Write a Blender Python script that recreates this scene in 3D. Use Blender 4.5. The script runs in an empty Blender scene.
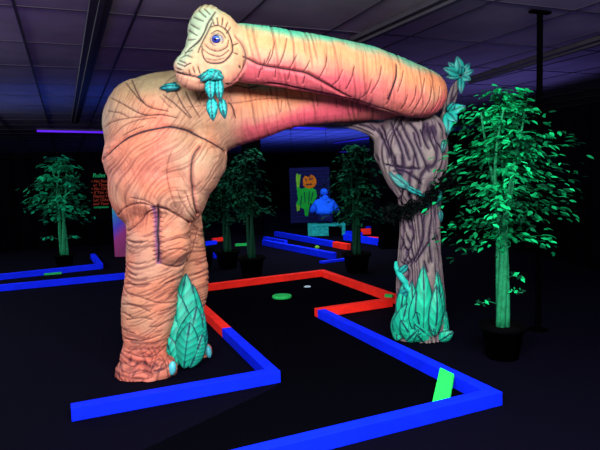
import bpy, bmesh, math, random
import numpy as np
from mathutils import Vector, Matrix, noise
from mathutils.bvhtree import BVHTree

S = bpy.context.scene
COL = S.collection

# ------------------------------------------------------------------ camera
F = 560.0
PITCH, ROLL, CH = math.radians(5.0), math.radians(1.8), 1.5
fw = Vector((0, math.cos(PITCH), -math.sin(PITCH)))
up0 = Vector((0, math.sin(PITCH), math.cos(PITCH)))
rt0 = Vector((1, 0, 0))
rt = rt0 * math.cos(ROLL) - up0 * math.sin(ROLL)
up = rt0 * math.sin(ROLL) + up0 * math.cos(ROLL)
cam_d = bpy.data.cameras.new('camera')
cam = bpy.data.objects.new('camera', cam_d)
COL.objects.link(cam)
cam_d.sensor_width = 36.0
cam_d.lens = F / 600 * 36
cam.matrix_world = Matrix(((rt.x, up.x, -fw.x, 0), (rt.y, up.y, -fw.y, 0), (rt.z, up.z, -fw.z, CH), (0, 0, 0, 1)))
S.camera = cam
CAM = Vector((0, 0, CH))

def ray(px, py):
    return fw * F + rt * (px - 300) + up * (225 - py)
def P(px, py, Y):                       # the point of the place seen at a pixel, at distance Y
    d = ray(px, py)
    return CAM + d * (Y / d.y)
def G(px, py, z=0.0):                   # the same on a horizontal plane
    d = ray(px, py)
    return CAM + d * ((z - CH) / d.z)

# ------------------------------------------------------------------ world and light
w = bpy.data.worlds.new('world')
S.world = w
w.use_nodes = True
bg = w.node_tree.nodes['Background']
bg.inputs[0].default_value = (0.30, 0.22, 0.75, 1)
bg.inputs[1].default_value = 0.05
S.view_settings.view_transform = 'Standard'
S.view_settings.look = 'None'
S.view_settings.exposure = 0.0
S.view_settings.gamma = 1.0
S.view_settings.use_curve_mapping = False

def area(name, loc, target, power, color, sx, sy):
    l = bpy.data.lights.new(name, 'AREA')
    l.energy = power; l.color = color; l.shape = 'RECTANGLE'; l.size = sx; l.size_y = sy
    o = bpy.data.objects.new(name, l)
    COL.objects.link(o)
    o.location = loc
    o.rotation_euler = (Vector(target) - Vector(loc)).to_track_quat('-Z', 'Y').to_euler()
    return o
area('tube_bank_front', (-0.5, 0.2, 2.75), (-0.4, 4.3, 0.7), 370, (1, 0.93, 1), 2.4, 0.5)
area('tube_bank_right', (1.3, 1.4, 2.75), (0.9, 4.4, 0.2), 150, (0.95, 0.95, 1), 1.6, 0.4)
area('tube_bank_teal', (0.0, 3.5, 2.83), (0.0, 4.3, 1.5), 9, (0.25, 1.0, 0.75), 1.8, 0.3)
area('ceiling_fill_centre', (0.1, 1.7, 1.7), (0.1, 2.9, 2.9), 7, (0.62, 0.80, 0.78), 1.8, 0.8)  # ceiling lamps from here: unseen upward fills added to brighten the ceiling, no fixtures
area('ceiling_fill_left', (-3.4, 3.0, 1.0), (-2.2, 5.0, 2.9), 17, (0.34, 0.19, 1.0), 2.4, 1.5)
area('ceiling_fill_far_left', (-4.0, 9.2, 2.0), (-4.0, 9.3, 2.9), 12, (0.04, 0.14, 1.0), 4.0, 2.5)
area('ceiling_fill_right', (3.4, 4.0, 1.2), (2.0, 7.5, 2.9), 8, (0.30, 0.26, 0.85), 2.0, 1.5)
area('ceiling_fill_back', (0.6, 20.0, 1.0), (0.4, 21.0, 2.9), 260, (0.06, 0.12, 1.0), 5.0, 6.0)
area('ceiling_fill_far_right', (3.0, 9.0, 1.0), (2.8, 9.3, 2.9), 22, (0.30, 0.28, 1.0), 2.0, 2.0)
area('tube_bank_left', (-7.2, 8.6, 2.8), (-4.0, 10.6, 0.5), 150, (0.9, 1.0, 1), 2.0, 0.4)
area('tube_bank_rail', (-4.2, 4.6, 2.8), (-3.2, 6.6, 0.0), 90, (0.8, 0.85, 1), 1.6, 0.3)
area('tube_bank_back', (0.6, 11.0, 2.8), (0.3, 13.0, 0.0), 230, (0.9, 0.95, 1), 2.6, 0.8)
area('tube_bank_middle', (-0.2, 8.2, 2.8), (-0.2, 9.6, 0.0), 50, (0.85, 0.9, 1), 2.0, 0.5)

# ------------------------------------------------------------------ helpers
def new_mat(name, col, rough=0.6, spec=0.2, var=0.0, vscale=20, attr=False, bump=0.0, bscale=60, emit=None, estr=1.0):
    m = bpy.data.materials.new(name)
    m.use_nodes = True
    nt = m.node_tree
    b = nt.nodes['Principled BSDF']
    b.inputs['Base Color'].default_value = (*col, 1)
    b.inputs['Roughness'].default_value = rough
    b.inputs['Specular IOR Level'].default_value = spec
    src = None
    if attr:
        a = nt.nodes.new('ShaderNodeAttribute'); a.attribute_name = 'Col'
        src = a.outputs['Color']
    if var > 0 or bump > 0:
        tc = nt.nodes.new('ShaderNodeTexCoord')
        n = nt.nodes.new('ShaderNodeTexNoise')
        n.inputs['Scale'].default_value = vscale
        n.inputs['Detail'].default_value = 4
        nt.links.new(tc.outputs['Object'], n.inputs['Vector'])
    if var > 0:
        mr = nt.nodes.new('ShaderNodeMapRange')
        mr.inputs['From Min'].default_value = 0.3; mr.inputs['From Max'].default_value = 0.7
        mr.inputs['To Min'].default_value = 1 - var; mr.inputs['To Max'].default_value = 1.0
        nt.links.new(n.outputs['Fac'], mr.inputs['Value'])
        mx = nt.nodes.new('ShaderNodeMix'); mx.data_type = 'RGBA'; mx.blend_type = 'MULTIPLY'
        mx.inputs[0].default_value = 1
        if src is not None: nt.links.new(src, mx.inputs[6])
        else: mx.inputs[6].default_value = (*col, 1)
        nt.links.new(mr.outputs['Result'], mx.inputs[7])
        src = mx.outputs[2]
    if src is not None:
        nt.links.new(src, b.inputs['Base Color'])
    if bump > 0:
        n2 = nt.nodes.new('ShaderNodeTexNoise'); n2.inputs['Scale'].default_value = bscale; n2.inputs['Detail'].default_value = 3
        nt.links.new(tc.outputs['Object'], n2.inputs['Vector'])
        bp = nt.nodes.new('ShaderNodeBump'); bp.inputs['Strength'].default_value = bump; bp.inputs['Distance'].default_value = 0.01
        nt.links.new(n2.outputs['Fac'], bp.inputs['Height'])
        nt.links.new(bp.outputs['Normal'], b.inputs['Normal'])
    if emit is not None:
        b.inputs['Emission Color'].default_value = (*emit, 1)
        b.inputs['Emission Strength'].default_value = estr
    return m

def tag(o, label=None, cat=None, group=None, kind=None):
    if label: o['label'] = label
    if cat: o['category'] = cat
    if group: o['group'] = group
    if kind: o['kind'] = kind
    return o
def link(name, me, m=None, parent=None):
    if m is not None:
        me.materials.clear(); me.materials.append(m)
    o = bpy.data.objects.new(name, me)
    COL.objects.link(o)
    if parent is not None:
        o.parent = parent
        o.matrix_parent_inverse = Matrix.Translation(-parent.location) if parent.rotation_euler[2] == 0 else parent.matrix_basis.inverted()
    return o
def bm_obj(name, bm, m, parent=None, smooth=False):
    me = bpy.data.meshes.new(name)
    bmesh.ops.recalc_face_normals(bm, faces=bm.faces)
    bm.to_mesh(me); bm.free()
    if smooth:
        me.polygons.foreach_set('use_smooth', [True] * len(me.polygons))
    return link(name, me, m, parent)
def empty(name, loc):
    o = bpy.data.objects.new(name, None)
    COL.objects.link(o); o.location = loc; o.empty_display_size = 0.1
    return o
def struct(name, bm, m, parent=None):
    o = bm_obj(name, bm, m, parent)
    o['kind'] = 'structure'
    return o
def box(bm, cx, cy, cz, sx, sy, sz, rot=0.0, bev=0.0):
    r = bmesh.ops.create_cube(bm, size=1)
    vs = r['verts']
    bmesh.ops.scale(bm, vec=(sx, sy, sz), verts=vs)
    if bev > 0:
        es = [e for e in bm.edges if e.verts[0] in vs and e.verts[1] in vs]
        rr = bmesh.ops.bevel(bm, geom=es, offset=bev, segments=2, affect='EDGES', profile=0.7)
        vs = list({v for f in rr['faces'] for v in f.verts} | {v for v in vs if v.is_valid})
    bmesh.ops.rotate(bm, cent=(0, 0, 0), matrix=Matrix.Rotation(rot, 3, 'Z'), verts=vs)
    bmesh.ops.translate(bm, vec=(cx, cy, cz), verts=vs)
    return vs
def tube(bm, pts, rads, seg=8, cap=True):
    pts = [Vector(p) for p in pts]
    rings = []
    n1 = None
    for i, p in enumerate(pts):
        t = (pts[min(i + 1, len(pts) - 1)] - pts[max(i - 1, 0)]).normalized()
        if n1 is None:
            a = Vector((0, 0, 1)) if abs(t.z) < 0.9 else Vector((1, 0, 0))
            n1 = t.cross(a).normalized()
        else:
            n1 = (n1 - t * n1.dot(t)).normalized()
        n2 = t.cross(n1)
        r = rads[i] if isinstance(rads, (list, tuple)) else rads
        rings.append([bm.verts.new(p + (n1 * math.cos(2 * math.pi * k / seg) + n2 * math.sin(2 * math.pi * k / seg)) * r) for k in range(seg)])
    for a, b in zip(rings, rings[1:]):
        for k in range(seg):
            bm.faces.new((a[k], a[(k + 1) % seg], b[(k + 1) % seg], b[k]))
    if cap:
        bm.faces.new(rings[0][::-1]); bm.faces.new(rings[-1])
def lathe(bm, prof, cx=0, cy=0, cz=0, seg=24):
    rings = []
    for r, z in prof:
        if r < 1e-5: rings.append([bm.verts.new((cx, cy, cz + z))])
        else: rings.append([bm.verts.new((cx + r * math.cos(2 * math.pi * k / seg), cy + r * math.sin(2 * math.pi * k / seg), cz + z)) for k in range(seg)])
    for a, b in zip(rings, rings[1:]):
        for k in range(seg):
            q = []
            for v in (a[k % len(a)], a[(k + 1) % len(a)], b[(k + 1) % len(b)], b[k % len(b)]):
                if v not in q: q.append(v)
            if len(q) > 2: bm.faces.new(q)

def catmull(pts, n):
    out = []
    P_ = [pts[0]] + list(pts) + [pts[-1]]
    for i in range(1, len(P_) - 2):
        a, b, c, d = (np.array(P_[i + k], float) for k in (-1, 0, 1, 2))
        for k in range(n):
            t = k / n
            out.append(0.5 * ((2 * b) + (-a + c) * t + (2 * a - 5 * b + 4 * c - d) * t * t + (-a + 3 * b - 3 * c + d) * t ** 3))
    out.append(np.array(P_[-2], float))
    return out

# a solid grown along paths: stations (px, py, Y, radius in px, depth factor)
_b = bmesh.new(); bmesh.ops.create_icosphere(_b, subdivisions=3, radius=1)
ICO_V = np.array([v.co[:] for v in _b.verts]); ICO_F = np.array([[v.index for v in f.verts] for f in _b.faces]); _b.free()
class Solid:
    def __init__(s): s.V = []; s.F = []; s.n = 0
    def ball(s, c, r, sc=(1, 1, 1), rot=None):
        m = Matrix.Translation(c)
        if rot is not None: m = m @ rot
        m = m @ Matrix.Diagonal((r * sc[0], r * sc[1], r * sc[2], 1))
        m = np.array(m)
        s.V.append(ICO_V @ m[:3, :3].T + m[:3, 3]); s.F.append(ICO_F + s.n); s.n += len(ICO_V)
    def path(s, st, n=6):
        for q in catmull(st, n):
            x, y, Y, r, d = q
            s.ball(P(x, y, Y), r * Y / F, (1, d, 1))
    def pxball(s, x, y, Y, rx, rz, d, ang=0):
        k = Y / F
        s.ball(P(x, y, Y), 1, (rx * k, d, rz * k), Matrix.Rotation(math.radians(ang), 4, 'Y'))
    def build(s, voxel, smooth=8, sub=True):
        me = bpy.data.meshes.new('tmp'); me.from_pydata(np.vstack(s.V).tolist(), [], np.vstack(s.F).tolist()); me.update()
        o = bpy.data.objects.new('tmp', me); COL.objects.link(o)
        m = o.modifiers.new('r', 'REMESH'); m.mode = 'VOXEL'; m.voxel_size = voxel
        m = o.modifiers.new('s', 'SMOOTH'); m.iterations = smooth; m.factor = 0.5
        if sub:
            m = o.modifiers.new('u', 'SUBSURF'); m.levels = 1; m.render_levels = 1
        dg = bpy.context.evaluated_depsgraph_get()
        out = bpy.data.meshes.new_from_object(o.evaluated_get(dg))
        bpy.data.objects.remove(o); bpy.data.meshes.remove(me)
        out.polygons.foreach_set('use_smooth', [True] * len(out.polygons))
        return out

def vnoise(p, seed=0):
    """value noise on an (n,3) array, range about -1..1"""
    p = np.asarray(p, float)
    i = np.floor(p).astype(np.int64); f = p - i
    f = f * f * (3 - 2 * f)
    def h(ix, iy, iz):
        n = (ix * 374761393 + iy * 668265263 + iz * 2147483647 + seed * 974634777) & 0xffffffff
        n = ((n ^ (n >> 13)) * 1274126177) & 0xffffffff
        n = (n ^ (n >> 16)) & 0xffff
        return n / 32767.5 - 1
    r = 0
    for dx in (0, 1):
        for dy in (0, 1):
            for dz in (0, 1):
                wgt = (f[:, 0] if dx else 1 - f[:, 0]) * (f[:, 1] if dy else 1 - f[:, 1]) * (f[:, 2] if dz else 1 - f[:, 2])
                r = r + wgt * h(i[:, 0] + dx, i[:, 1] + dy, i[:, 2] + dz)
    return r
def sstep(a, b, x):
    t = np.clip((x - a) / (b - a), 0, 1)
    return t * t * (3 - 2 * t)
def mix(a, b, t):
    return a * (1 - t[:, None]) + np.asarray(b, float)[None, :] * t[:, None]
def mesh_np(me):
    n = len(me.vertices)
    co = np.empty(n * 3); me.vertices.foreach_get('co', co)
    no = np.empty(n * 3); me.vertices.foreach_get('normal', no)
    return co.reshape(-1, 3), no.reshape(-1, 3)
def set_col(me, c):
    a = me.color_attributes.new('Col', 'FLOAT_COLOR', 'POINT')
    d = np.ones((len(c), 4)); d[:, :3] = np.clip(c, 0, 1)
    a.data.foreach_set('color', d.ravel())
def carve(me, co, lines):
    """each modelled crease is a line lying on the surface: (pixels, width m, strength, depth m); returns paint mask and depth"""
    polys = [tuple(p.vertices) for p in me.polygons]
    bvh = BVHTree.FromPolygons([Vector(c) for c in co], polys)
    mask = np.zeros(len(co)); dep = np.zeros(len(co))
    order = np.argsort(co[:, 0]); cs = co[order]; xs = cs[:, 0]
    for pts, wd, st, dp in lines:
        q = catmull([(a, b) for a, b in pts], 6)
        hits = []
        for a in q:
            h = bvh.ray_cast(CAM, ray(a[0], a[1]).normalized())
            hits.append(np.array(h[0]) if h[0] is not None else None)
        L = len(hits)
        for i in range(L - 1):
            if hits[i] is None or hits[i + 1] is None: continue
            a, b = hits[i], hits[i + 1]
            if np.linalg.norm(a - b) > 0.12: continue
            tp = (i + 0.5) / L
            ww = wd * (0.45 + 0.55 * math.sin(math.pi * min(1, max(0, tp))) ** 0.5)
            R = ww * 3
            lo = np.minimum(a, b) - R; hi = np.maximum(a, b) + R
            i0, i1 = np.searchsorted(xs, (lo[0], hi[0])); sub = cs[i0:i1]
            sel = order[i0:i1][(sub[:, 2] > lo[2]) & (sub[:, 2] < hi[2]) & (sub[:, 1] > lo[1]) & (sub[:, 1] < hi[1])]
            if len(sel) == 0: continue
            ab = b - a; L2 = max(ab @ ab, 1e-12)
            t = np.clip(((co[sel] - a) @ ab) / L2, 0, 1)
            d = np.linalg.norm(co[sel] - (a + t[:, None] * ab), axis=1)
            mask[sel] = np.maximum(mask[sel], st * (1 - sstep(ww * 0.45, ww * 1.15, d)))
            dep[sel] = np.maximum(dep[sel], dp * (1 - sstep(0, R, d)))
    return mask, dep

# ------------------------------------------------------------------ materials
M = {}
M['floor'] = new_mat('black carpet', (0.0019, 0.0016, 0.0060), 0.95, 0.02, var=0.4, vscale=140, bump=0.3, bscale=300)
M['turf'] = new_mat('black putting carpet', (0.0016, 0.0016, 0.0032), 0.95, 0.0, var=0.4, vscale=200, bump=0.3, bscale=400)
M['black'] = new_mat('black drape', (0.0010, 0.0010, 0.0018), 0.95, 0.0, var=0.3, vscale=3)
M['black_metal'] = new_mat('black metal', (0.0006, 0.0006, 0.0008), 0.95, 0.0, var=0.2, vscale=5)
M['pot'] = new_mat('black plastic pot', (0.0006, 0.0006, 0.0009), 0.8, 0.02, var=0.2, vscale=9)
M['soil'] = new_mat('potting soil', (0.003, 0.003, 0.003), 0.95, 0.0, var=0.5, vscale=60, bump=0.5, bscale=90)
M['ceil'] = new_mat('ceiling tile', (0.30, 0.25, 0.32), 0.9, 0.1, var=0.25, vscale=2.5, bump=0.15, bscale=50)
M['grid'] = new_mat('ceiling grid', (0.04, 0.032, 0.05), 0.6, 0.2, var=0.2, vscale=4)
M['beam'] = new_mat('ceiling beam', (0.035, 0.03, 0.04), 0.6, 0.2, var=0.3, vscale=4)
M['blue'] = new_mat('fluorescent blue paint', (0.001, 0.018, 1.0), 0.7, 0.1, var=0.18, vscale=9, bump=0.2, bscale=30)
M['red'] = new_mat('fluorescent red paint', (1.0, 0.022, 0.012), 0.7, 0.1, var=0.2, vscale=9, bump=0.2, bscale=30)
M['green'] = new_mat('fluorescent green paint', (0.02, 0.85, 0.10), 0.7, 0.1, var=0.15, vscale=12, bump=0.1)
M['dimgreen'] = new_mat('green plastic', (0.01, 0.45, 0.08), 0.6, 0.2, var=0.15, vscale=12)
M['white'] = new_mat('white plastic', (0.6, 0.8, 0.85), 0.5, 0.3, var=0.05)
M['tube'] = new_mat('lit violet tube', (0.1, 0.02, 0.5), 0.4, 0.2, var=0.02, emit=(0.10, 0.012, 0.8), estr=1.0)
M['tube_blue'] = new_mat('lit blue tube', (0.02, 0.02, 0.5), 0.4, 0.2, var=0.02, emit=(0.02, 0.012, 0.75), estr=0.9)
M['skin'] = new_mat('painted sculpture', (1, 1, 1), 0.6, 0.2, attr=True, var=0.14, vscale=30, bump=0.25, bscale=55)
M['bark'] = new_mat('painted bark', (1, 1, 1), 0.75, 0.15, attr=True, var=0.2, vscale=25, bump=0.35, bscale=45)
M['leafp'] = new_mat('painted leaf', (1, 1, 1), 0.5, 0.25, attr=True, var=0.12, vscale=18, bump=0.1)
M['ficus'] = new_mat('ficus leaf', (1, 1, 1), 0.7, 0.04, attr=True)
M['stem'] = new_mat('green painted stem', (0.012, 0.24, 0.09), 0.7, 0.1, var=0.5, vscale=25, bump=0.4, bscale=60)
M['stem_unlit'] = new_mat('unlit green stem', (0.003, 0.05, 0.022), 0.7, 0.1, var=0.5, vscale=25)  # darker copy of the stem paint, dim light put into the colour
M['eye'] = new_mat('glossy painted eye', (1, 1, 1), 0.12, 0.6, attr=True)
M['nail'] = new_mat('cyan toenail', (0.08, 0.50, 0.55), 0.4, 0.3, var=0.15, vscale=20)
M['cloth'] = new_mat('blue hoodie', (0.008, 0.11, 1.0), 0.9, 0.05, var=0.35, vscale=8, bump=0.3, bscale=20)
M['person'] = new_mat('skin in violet light', (0.03, 0.04, 0.30), 0.7, 0.1, var=0.1)
M['trousers'] = new_mat('dark trousers', (0.004, 0.006, 0.06), 0.9, 0.05, var=0.2)
M['turq'] = new_mat('turquoise paint', (0.01, 0.34, 0.36), 0.7, 0.1, var=0.6, vscale=14, bump=0.3)
M['navy'] = new_mat('navy banner', (0.003, 0.004, 0.055), 0.8, 0.1, var=0.3, vscale=6)
M['navyline'] = new_mat('blue banner line', (0.005, 0.01, 0.16), 0.8, 0.1, var=0.1)
M['figgreen'] = new_mat('green poster ink', (0.008, 0.36, 0.04), 0.8, 0.1, var=0.3, vscale=9)
M['figyellow'] = new_mat('yellow green poster ink', (0.14, 0.42, 0.03), 0.8, 0.1, var=0.3, vscale=9)
M['figorange'] = new_mat('orange poster ink', (0.6, 0.16, 0.008), 0.8, 0.1, var=0.5, vscale=22)
M['textgreen'] = new_mat('green lettering', (0.01, 0.30, 0.10), 0.8, 0.1, var=0.05)
M['textred'] = new_mat('red lettering', (0.22, 0.025, 0.012), 0.8, 0.1, var=0.05)

# ------------------------------------------------------------------ room
YAW = math.radians(22.5)
AX = Vector((-math.sin(YAW), math.cos(YAW), 0)); BX = Vector((math.cos(YAW), math.sin(YAW), 0))
CZ = 2.9
def plane(name, pts, m):
    bm = bmesh.new()
    bm.faces.new([bm.verts.new(p) for p in pts])
    return struct(name, bm, m)
bm = bmesh.new()
box(bm, 0, 17, -0.05, 40, 44, 0.1)
struct('floor', bm, M['floor'])

# ceiling of long tiles with sunken grid lines
O = Vector((0, 4.0, 0))
def AB(a, b, z): return O + AX * a + BX * b + Vector((0, 0, z))
bm = bmesh.new()
cs = [AB(-6, -12, 0), AB(-6, 14, 0), AB(32, 14, 0), AB(32, -12, 0)]
lo = [bm.verts.new((c.x, c.y, CZ)) for c in cs]; hi = [bm.verts.new((c.x, c.y, CZ + 0.1)) for c in cs]
bm.faces.new(lo); bm.faces.new(hi)
for i in range(4): bm.faces.new((lo[i], lo[(i + 1) % 4], hi[(i + 1) % 4], hi[i]))
ceil = struct('ceiling', bm, M['ceil'])
bm = bmesh.new()
def bar(bm, a0, b0, a1, b1, wd, z0, z1):
    p0, p1 = AB(a0, b0, 0), AB(a1, b1, 0)
    c = (p0 + p1) / 2; d = p1 - p0
    box(bm, c.x, c.y, (z0 + z1) / 2, d.length, wd, z1 - z0, math.atan2(d.y, d.x))
k = -12.0
i = 0
while k < 14:
    bar(bm, -6, k + 0.12, 32, k + 0.12, 0.022, CZ - 0.006, CZ); k += 0.915; i += 1
k = -6.0
while k < 32:
    bar(bm, k, -12, k, 14, 0.022, CZ - 0.0059, CZ); k += 1.22
struct('trim_1', bm, M['grid'])
# beams (dropped channels) along the room
def beam(px0, py0, px1, py1, wd, n):
    p0 = G(px0, py0, CZ - 0.05); p1 = G(px1, py1, CZ - 0.05)
    d = (p1 - p0); bm = bmesh.new(); c = (p0 + p1) / 2
    box(bm, c.x, c.y, CZ - 0.028, d.length, wd, 0.044, math.atan2(d.y, d.x))
    box(bm, c.x, c.y, CZ - 0.062, d.length, wd * 0.25, 0.028, math.atan2(d.y, d.x))
    struct('trim_%d' % n, bm, M['beam'])
beam(104, -10, 75, 123, 0.16, 2)
beam(470, -8, 358, 42, 0.18, 3)
beam(640, 30, 470, 82, 0.22, 4)

def curtain(name, pts, h, amp=0.05, per=0.35, z0=0.0, m='black'):
    bm = bmesh.new(); prev = None
    for a, b in zip(pts, pts[1:]):
        a = Vector((*a, 0)); b = Vector((*b, 0)); d = b - a; L = d.length; nrm = Vector((-d.y, d.x, 0)) / L
        n = max(2, int(L / per * 8))
        for i in range(n + 1):
            if i == 0 and prev is not None: continue
            t = i / n
            edge = min(1, t * L / 0.3, (1 - t) * L / 0.3)
            p = a + d * t + nrm * amp * math.sin(t * L / per * 2 * math.pi) * edge
            q = [bm.verts.new((p.x, p.y, z0)), bm.verts.new((p.x, p.y, h))]
            if prev: bm.faces.new((prev[0], q[0], q[1], prev[1]))
            prev = q
    o = struct(name, bm, M[m])
    s = o.modifiers.new('s', 'SOLIDIFY'); s.thickness = 0.02
    return o
cl = P(50, 200, 13)
curtain('wall_left', [tuple((cl - BX * 6 - AX * 14)[:2]), tuple((cl - BX * 6)[:2]), tuple((cl + BX * 1.75)[:2])], 2.22)
curtain('wall_right', [(1.6, 12.6), (3.6, 12.9), (4.4, 7.5), (4.9, 3.6)], 2.4)
bw = P(330, 190, 34)
curtain('wall_back', [tuple((bw - BX * 16)[:2]), tuple((bw + BX * 14)[:2])], CZ - 0.02, amp=0.02, per=1.5)

# ------------------------------------------------------------------ rails
def rail(p0, p1, m, label, side, wd=0.089, h=0.089, name='wooden_rail', cap0=0.0, cap1=0.0, group='timber rails around the courses'):
    """p0-p1 is the long edge of the rail top; the timber lies on `side` of it (+1 = left of the direction)"""
    p0 = Vector((p0.x, p0.y, 0)); p1 = Vector((p1.x, p1.y, 0))
    d = (p1 - p0).normalized(); p0 = p0 - d * cap0; p1 = p1 + d * cap1
    n = Vector((-d.y, d.x, 0)) * side
    c = (p0 + p1) / 2 + n * wd / 2
    bm = bmesh.new()
    box(bm, 0, 0, h / 2 + 0.001, (p1 - p0).length, wd, h, 0, 0.004)
    o = bm_obj(name, bm, M[m])
    o.location = (c.x, c.y, 0); o.rotation_euler = (0, 0, math.atan2(d.y, d.x))
    tag(o, label, 'rail', group)
    return o
T = 0.09
c1 = G(280.4, 370.8, T)
rail(G(70.8, 408.3, T), c1, 'blue', 'fluorescent blue timber rail lying in front of the dinosaur feet', 1)
j = G(231, 327, T)
d12 = (j - c1).normalized()
start = c1 + BX * 0 + d12 * 0.092
rail(start, j, 'blue', 'short blue timber rail running back from the corner at the front of the dinosaur', 1)
farend = j + (j - c1).normalized() * 3.2
# red continues the same line until it meets the far red rail
def isect(a, b, c, d):
    r = b - a; s = d - c
    t = ((c.x - a.x) * s.y - (c.y - a.y) * s.x) / (r.x * s.y - r.y * s.x)
    return a + r * t
fa, fb = G(207.3, 284.7, T), G(321, 270.8, T)
jr = isect(c1, j, fa, fb)
rail(j + d12 * 0.002, jr - d12 * 0.002, 'red', 'red timber rail running past the dinosaur hind foot on the left of the green', 1)
dfar = (fb - fa).normalized()
rail(jr - dfar * 0.09, fb, 'red', 'red timber rail along the far side of the putting green', 1, cap1=0.09)
fc = G(396, 296.8, T)
rail(fb, fc, 'red', 'red timber rail from the far corner down to the painted tree trunk', 1, cap1=0.35)
ra, rb = G(318, 309.7, T), G(394.3, 298.7, T)
rail(ra, rb, 'red', 'short red timber rail in front of the painted tree trunk, ending at the blue one', 1, cap1=-0.02)
c8 = G(502.6, 391.9, T)
r7a = G(331, 311.5, T); 
d7 = (c8 - r7a).normalized()
d6 = (rb - ra).normalized(); n6 = Vector((d6.y, -d6.x, 0))
st7 = isect(r7a, c8, ra + n6 * 0.003, rb + n6 * 0.003)
rail(st7, c8 - d7 * 0.095, 'blue', 'long blue timber rail running from the red one to the right front corner', -1)
e8 = G(265, 450, T); d8 = (e8 - c8).normalized()
rail(e8 + d8 * 1.5, c8, 'blue', 'blue timber rail nearest the camera at the right front', 1)

# putting surface
bm = bmesh.new()
poly = [G(70, 425), G(278, 386), G(224, 338), jr, fb, fc, rb, ra, c8, e8 + d8 * 1.5]
bm.faces.new([bm.verts.new((p.x, p.y, 0.002)) for p in poly[1:]])
struct('floor_2', bm, M['turf'])

# far courses
def rail_px(x0, y0, x1, y1, m, label, side=1, h=0.09, wd=0.09, group='timber rails around the courses', z=None, name='wooden_rail'):
    a, b = G(x0, y0, z or h), G(x1, y1, z or h)
    return rail(a, b, m, label, side, wd, h, group=group, name=name)
rail_px(-60, 281, 101, 264, 'blue', 'blue rail beyond the left lane, under the lone glowing tree', 1)
rail_px(103, 263.5, 95, 253.5, 'blue', 'short blue rail turning back beside the far left corner, near the rules board', 1)
rail_px(-60, 291, 205, 266, 'blue', 'long blue rail across the left, nearer of the two running behind the dinosaur leg', 1)
rail_px(199, 242.5, 217, 240.5, 'blue', 'short blue rail seen right of the dinosaur thigh, farther of two')
rail_px(197, 247.5, 214, 254, 'blue', 'short blue rail seen right of the dinosaur thigh, nearer of two')
rail_px(188, 238, 201, 239, 'red', 'tiny red rail behind the middle potted trees, left piece')
rail_px(214, 238.5, 229, 236.5, 'red', 'tiny red rail behind the middle potted trees, right piece')
rail_px(262, 240, 332, 253, 'blue', 'blue rail right of the middle trees, nearest of three in the back lane', h=0.12)
rail_px(274, 231.5, 331, 241.5, 'blue', 'blue rail in the back lane ending at the red end piece', h=0.12)
rail_px(332.5, 241.8, 347, 244.2, 'red', 'red end piece continuing the blue rail in front of the turquoise bench', h=0.12)
rail_px(263, 236.8, 284, 240.5, 'blue', 'short blue rail just right of the middle trees, in front of the mural', h=0.1)
rail_px(322, 261.5, 352, 258, 'blue', 'dim low blue rail beneath the back lane, left of the right rear tree', h=0.04)
rail_px(343, 234, 378, 239, 'blue', 'blue rail behind the right rear tree, beside the turquoise bench', h=0.14)
rail_px(361, 229, 381, 228.4, 'red', 'red rail behind the right rear tree, upper of two', h=0.14)
rail_px(367, 236.6, 381, 237.8, 'red', 'red rail behind the right rear tree, lower of two', h=0.09)
rail_px(368, 226.5, 377, 225.5, 'blue', 'blue rail far behind the right rear tree', h=0.12)
rail_px(345, 231, 360, 232.5, 'blue', 'blue rail piece between the bench and the right rear tree', h=0.12)

# ------------------------------------------------------------------ dinosaur sculpture
sb = Solid()
# shoulder hump and lower neck
sb.path([(139, 116, 4.55, 28, 1.2), (154, 119, 4.55, 41, 1.25), (175, 119, 4.55, 46, 1.25), (200, 116, 4.58, 42, 1.2), (225, 112, 4.62, 36, 1.1),
         (250, 110.5, 4.68, 30.5, 1.0), (285, 104, 4.76, 25, 1), (320, 99, 4.84, 24.5, 1), (350, 97, 4.9, 24.5, 1), (385, 95, 4.98, 24, 1),
         (406, 94, 5.0, 24, 1), (420, 94, 4.9, 23.5, 1), (423, 94, 4.78, 23.5, 1), (414, 91.5, 4.68, 25.5, 1), (397, 86, 4.60, 27, 1),
         (375, 78, 4.52, 27.5, 1), (350, 71, 4.44, 27.8, 1), (320, 65, 4.34, 28, 1), (290, 60, 4.25, 28.2, 1), (260, 55.5, 4.16, 28, 1),
         (240, 53, 4.1, 27.5, 0.95), (222, 52, 4.05, 24, 0.9)], 5)
sb.pxball(144, 121, 4.55, 35, 41, 0.42)
# torso
sb.path([(150, 125, 4.55, 44, 1.2), (165, 148, 4.52, 56, 1.0)], 5)
sb.pxball(166, 158, 4.50, 61, 46, 0.46)
sb.pxball(161, 182, 4.47, 51, 46, 0.42, -3)
sb.pxball(138, 192, 4.47, 27, 38, 0.33, -10)
sb.pxball(199, 163, 4.42, 24, 42, 0.33, 16)
sb.pxball(194, 196, 4.40, 13, 29, 0.24, 16)
# front leg: thigh, knee, shank, foot
sb.path([(160, 215, 4.40, 33, 0.9), (158, 240, 4.38, 31.5, 0.9), (155.5, 262, 4.38, 29.5, 0.9), (151.5, 285, 4.38, 27.5, 0.95),
         (149, 305, 4.38, 28, 0.95), (147, 325, 4.37, 25.5, 0.95), (146, 345, 4.36, 22.5, 1), (143, 358, 4.35, 23.5, 1)], 6)
sb.pxball(170, 245, 4.30, 21, 20, 0.17)
sb.pxball(143, 369, 4.33, 28, 15.5, 0.26)
sb.pxball(160, 368, 4.24, 17, 15, 0.16)
sb.pxball(170, 368, 4.22, 8, 10, 0.09)
sb.pxball(135, 374, 4.28, 17, 9.5, 0.2)
sb.pxball(153, 375, 4.22, 14, 8, 0.16)
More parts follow.
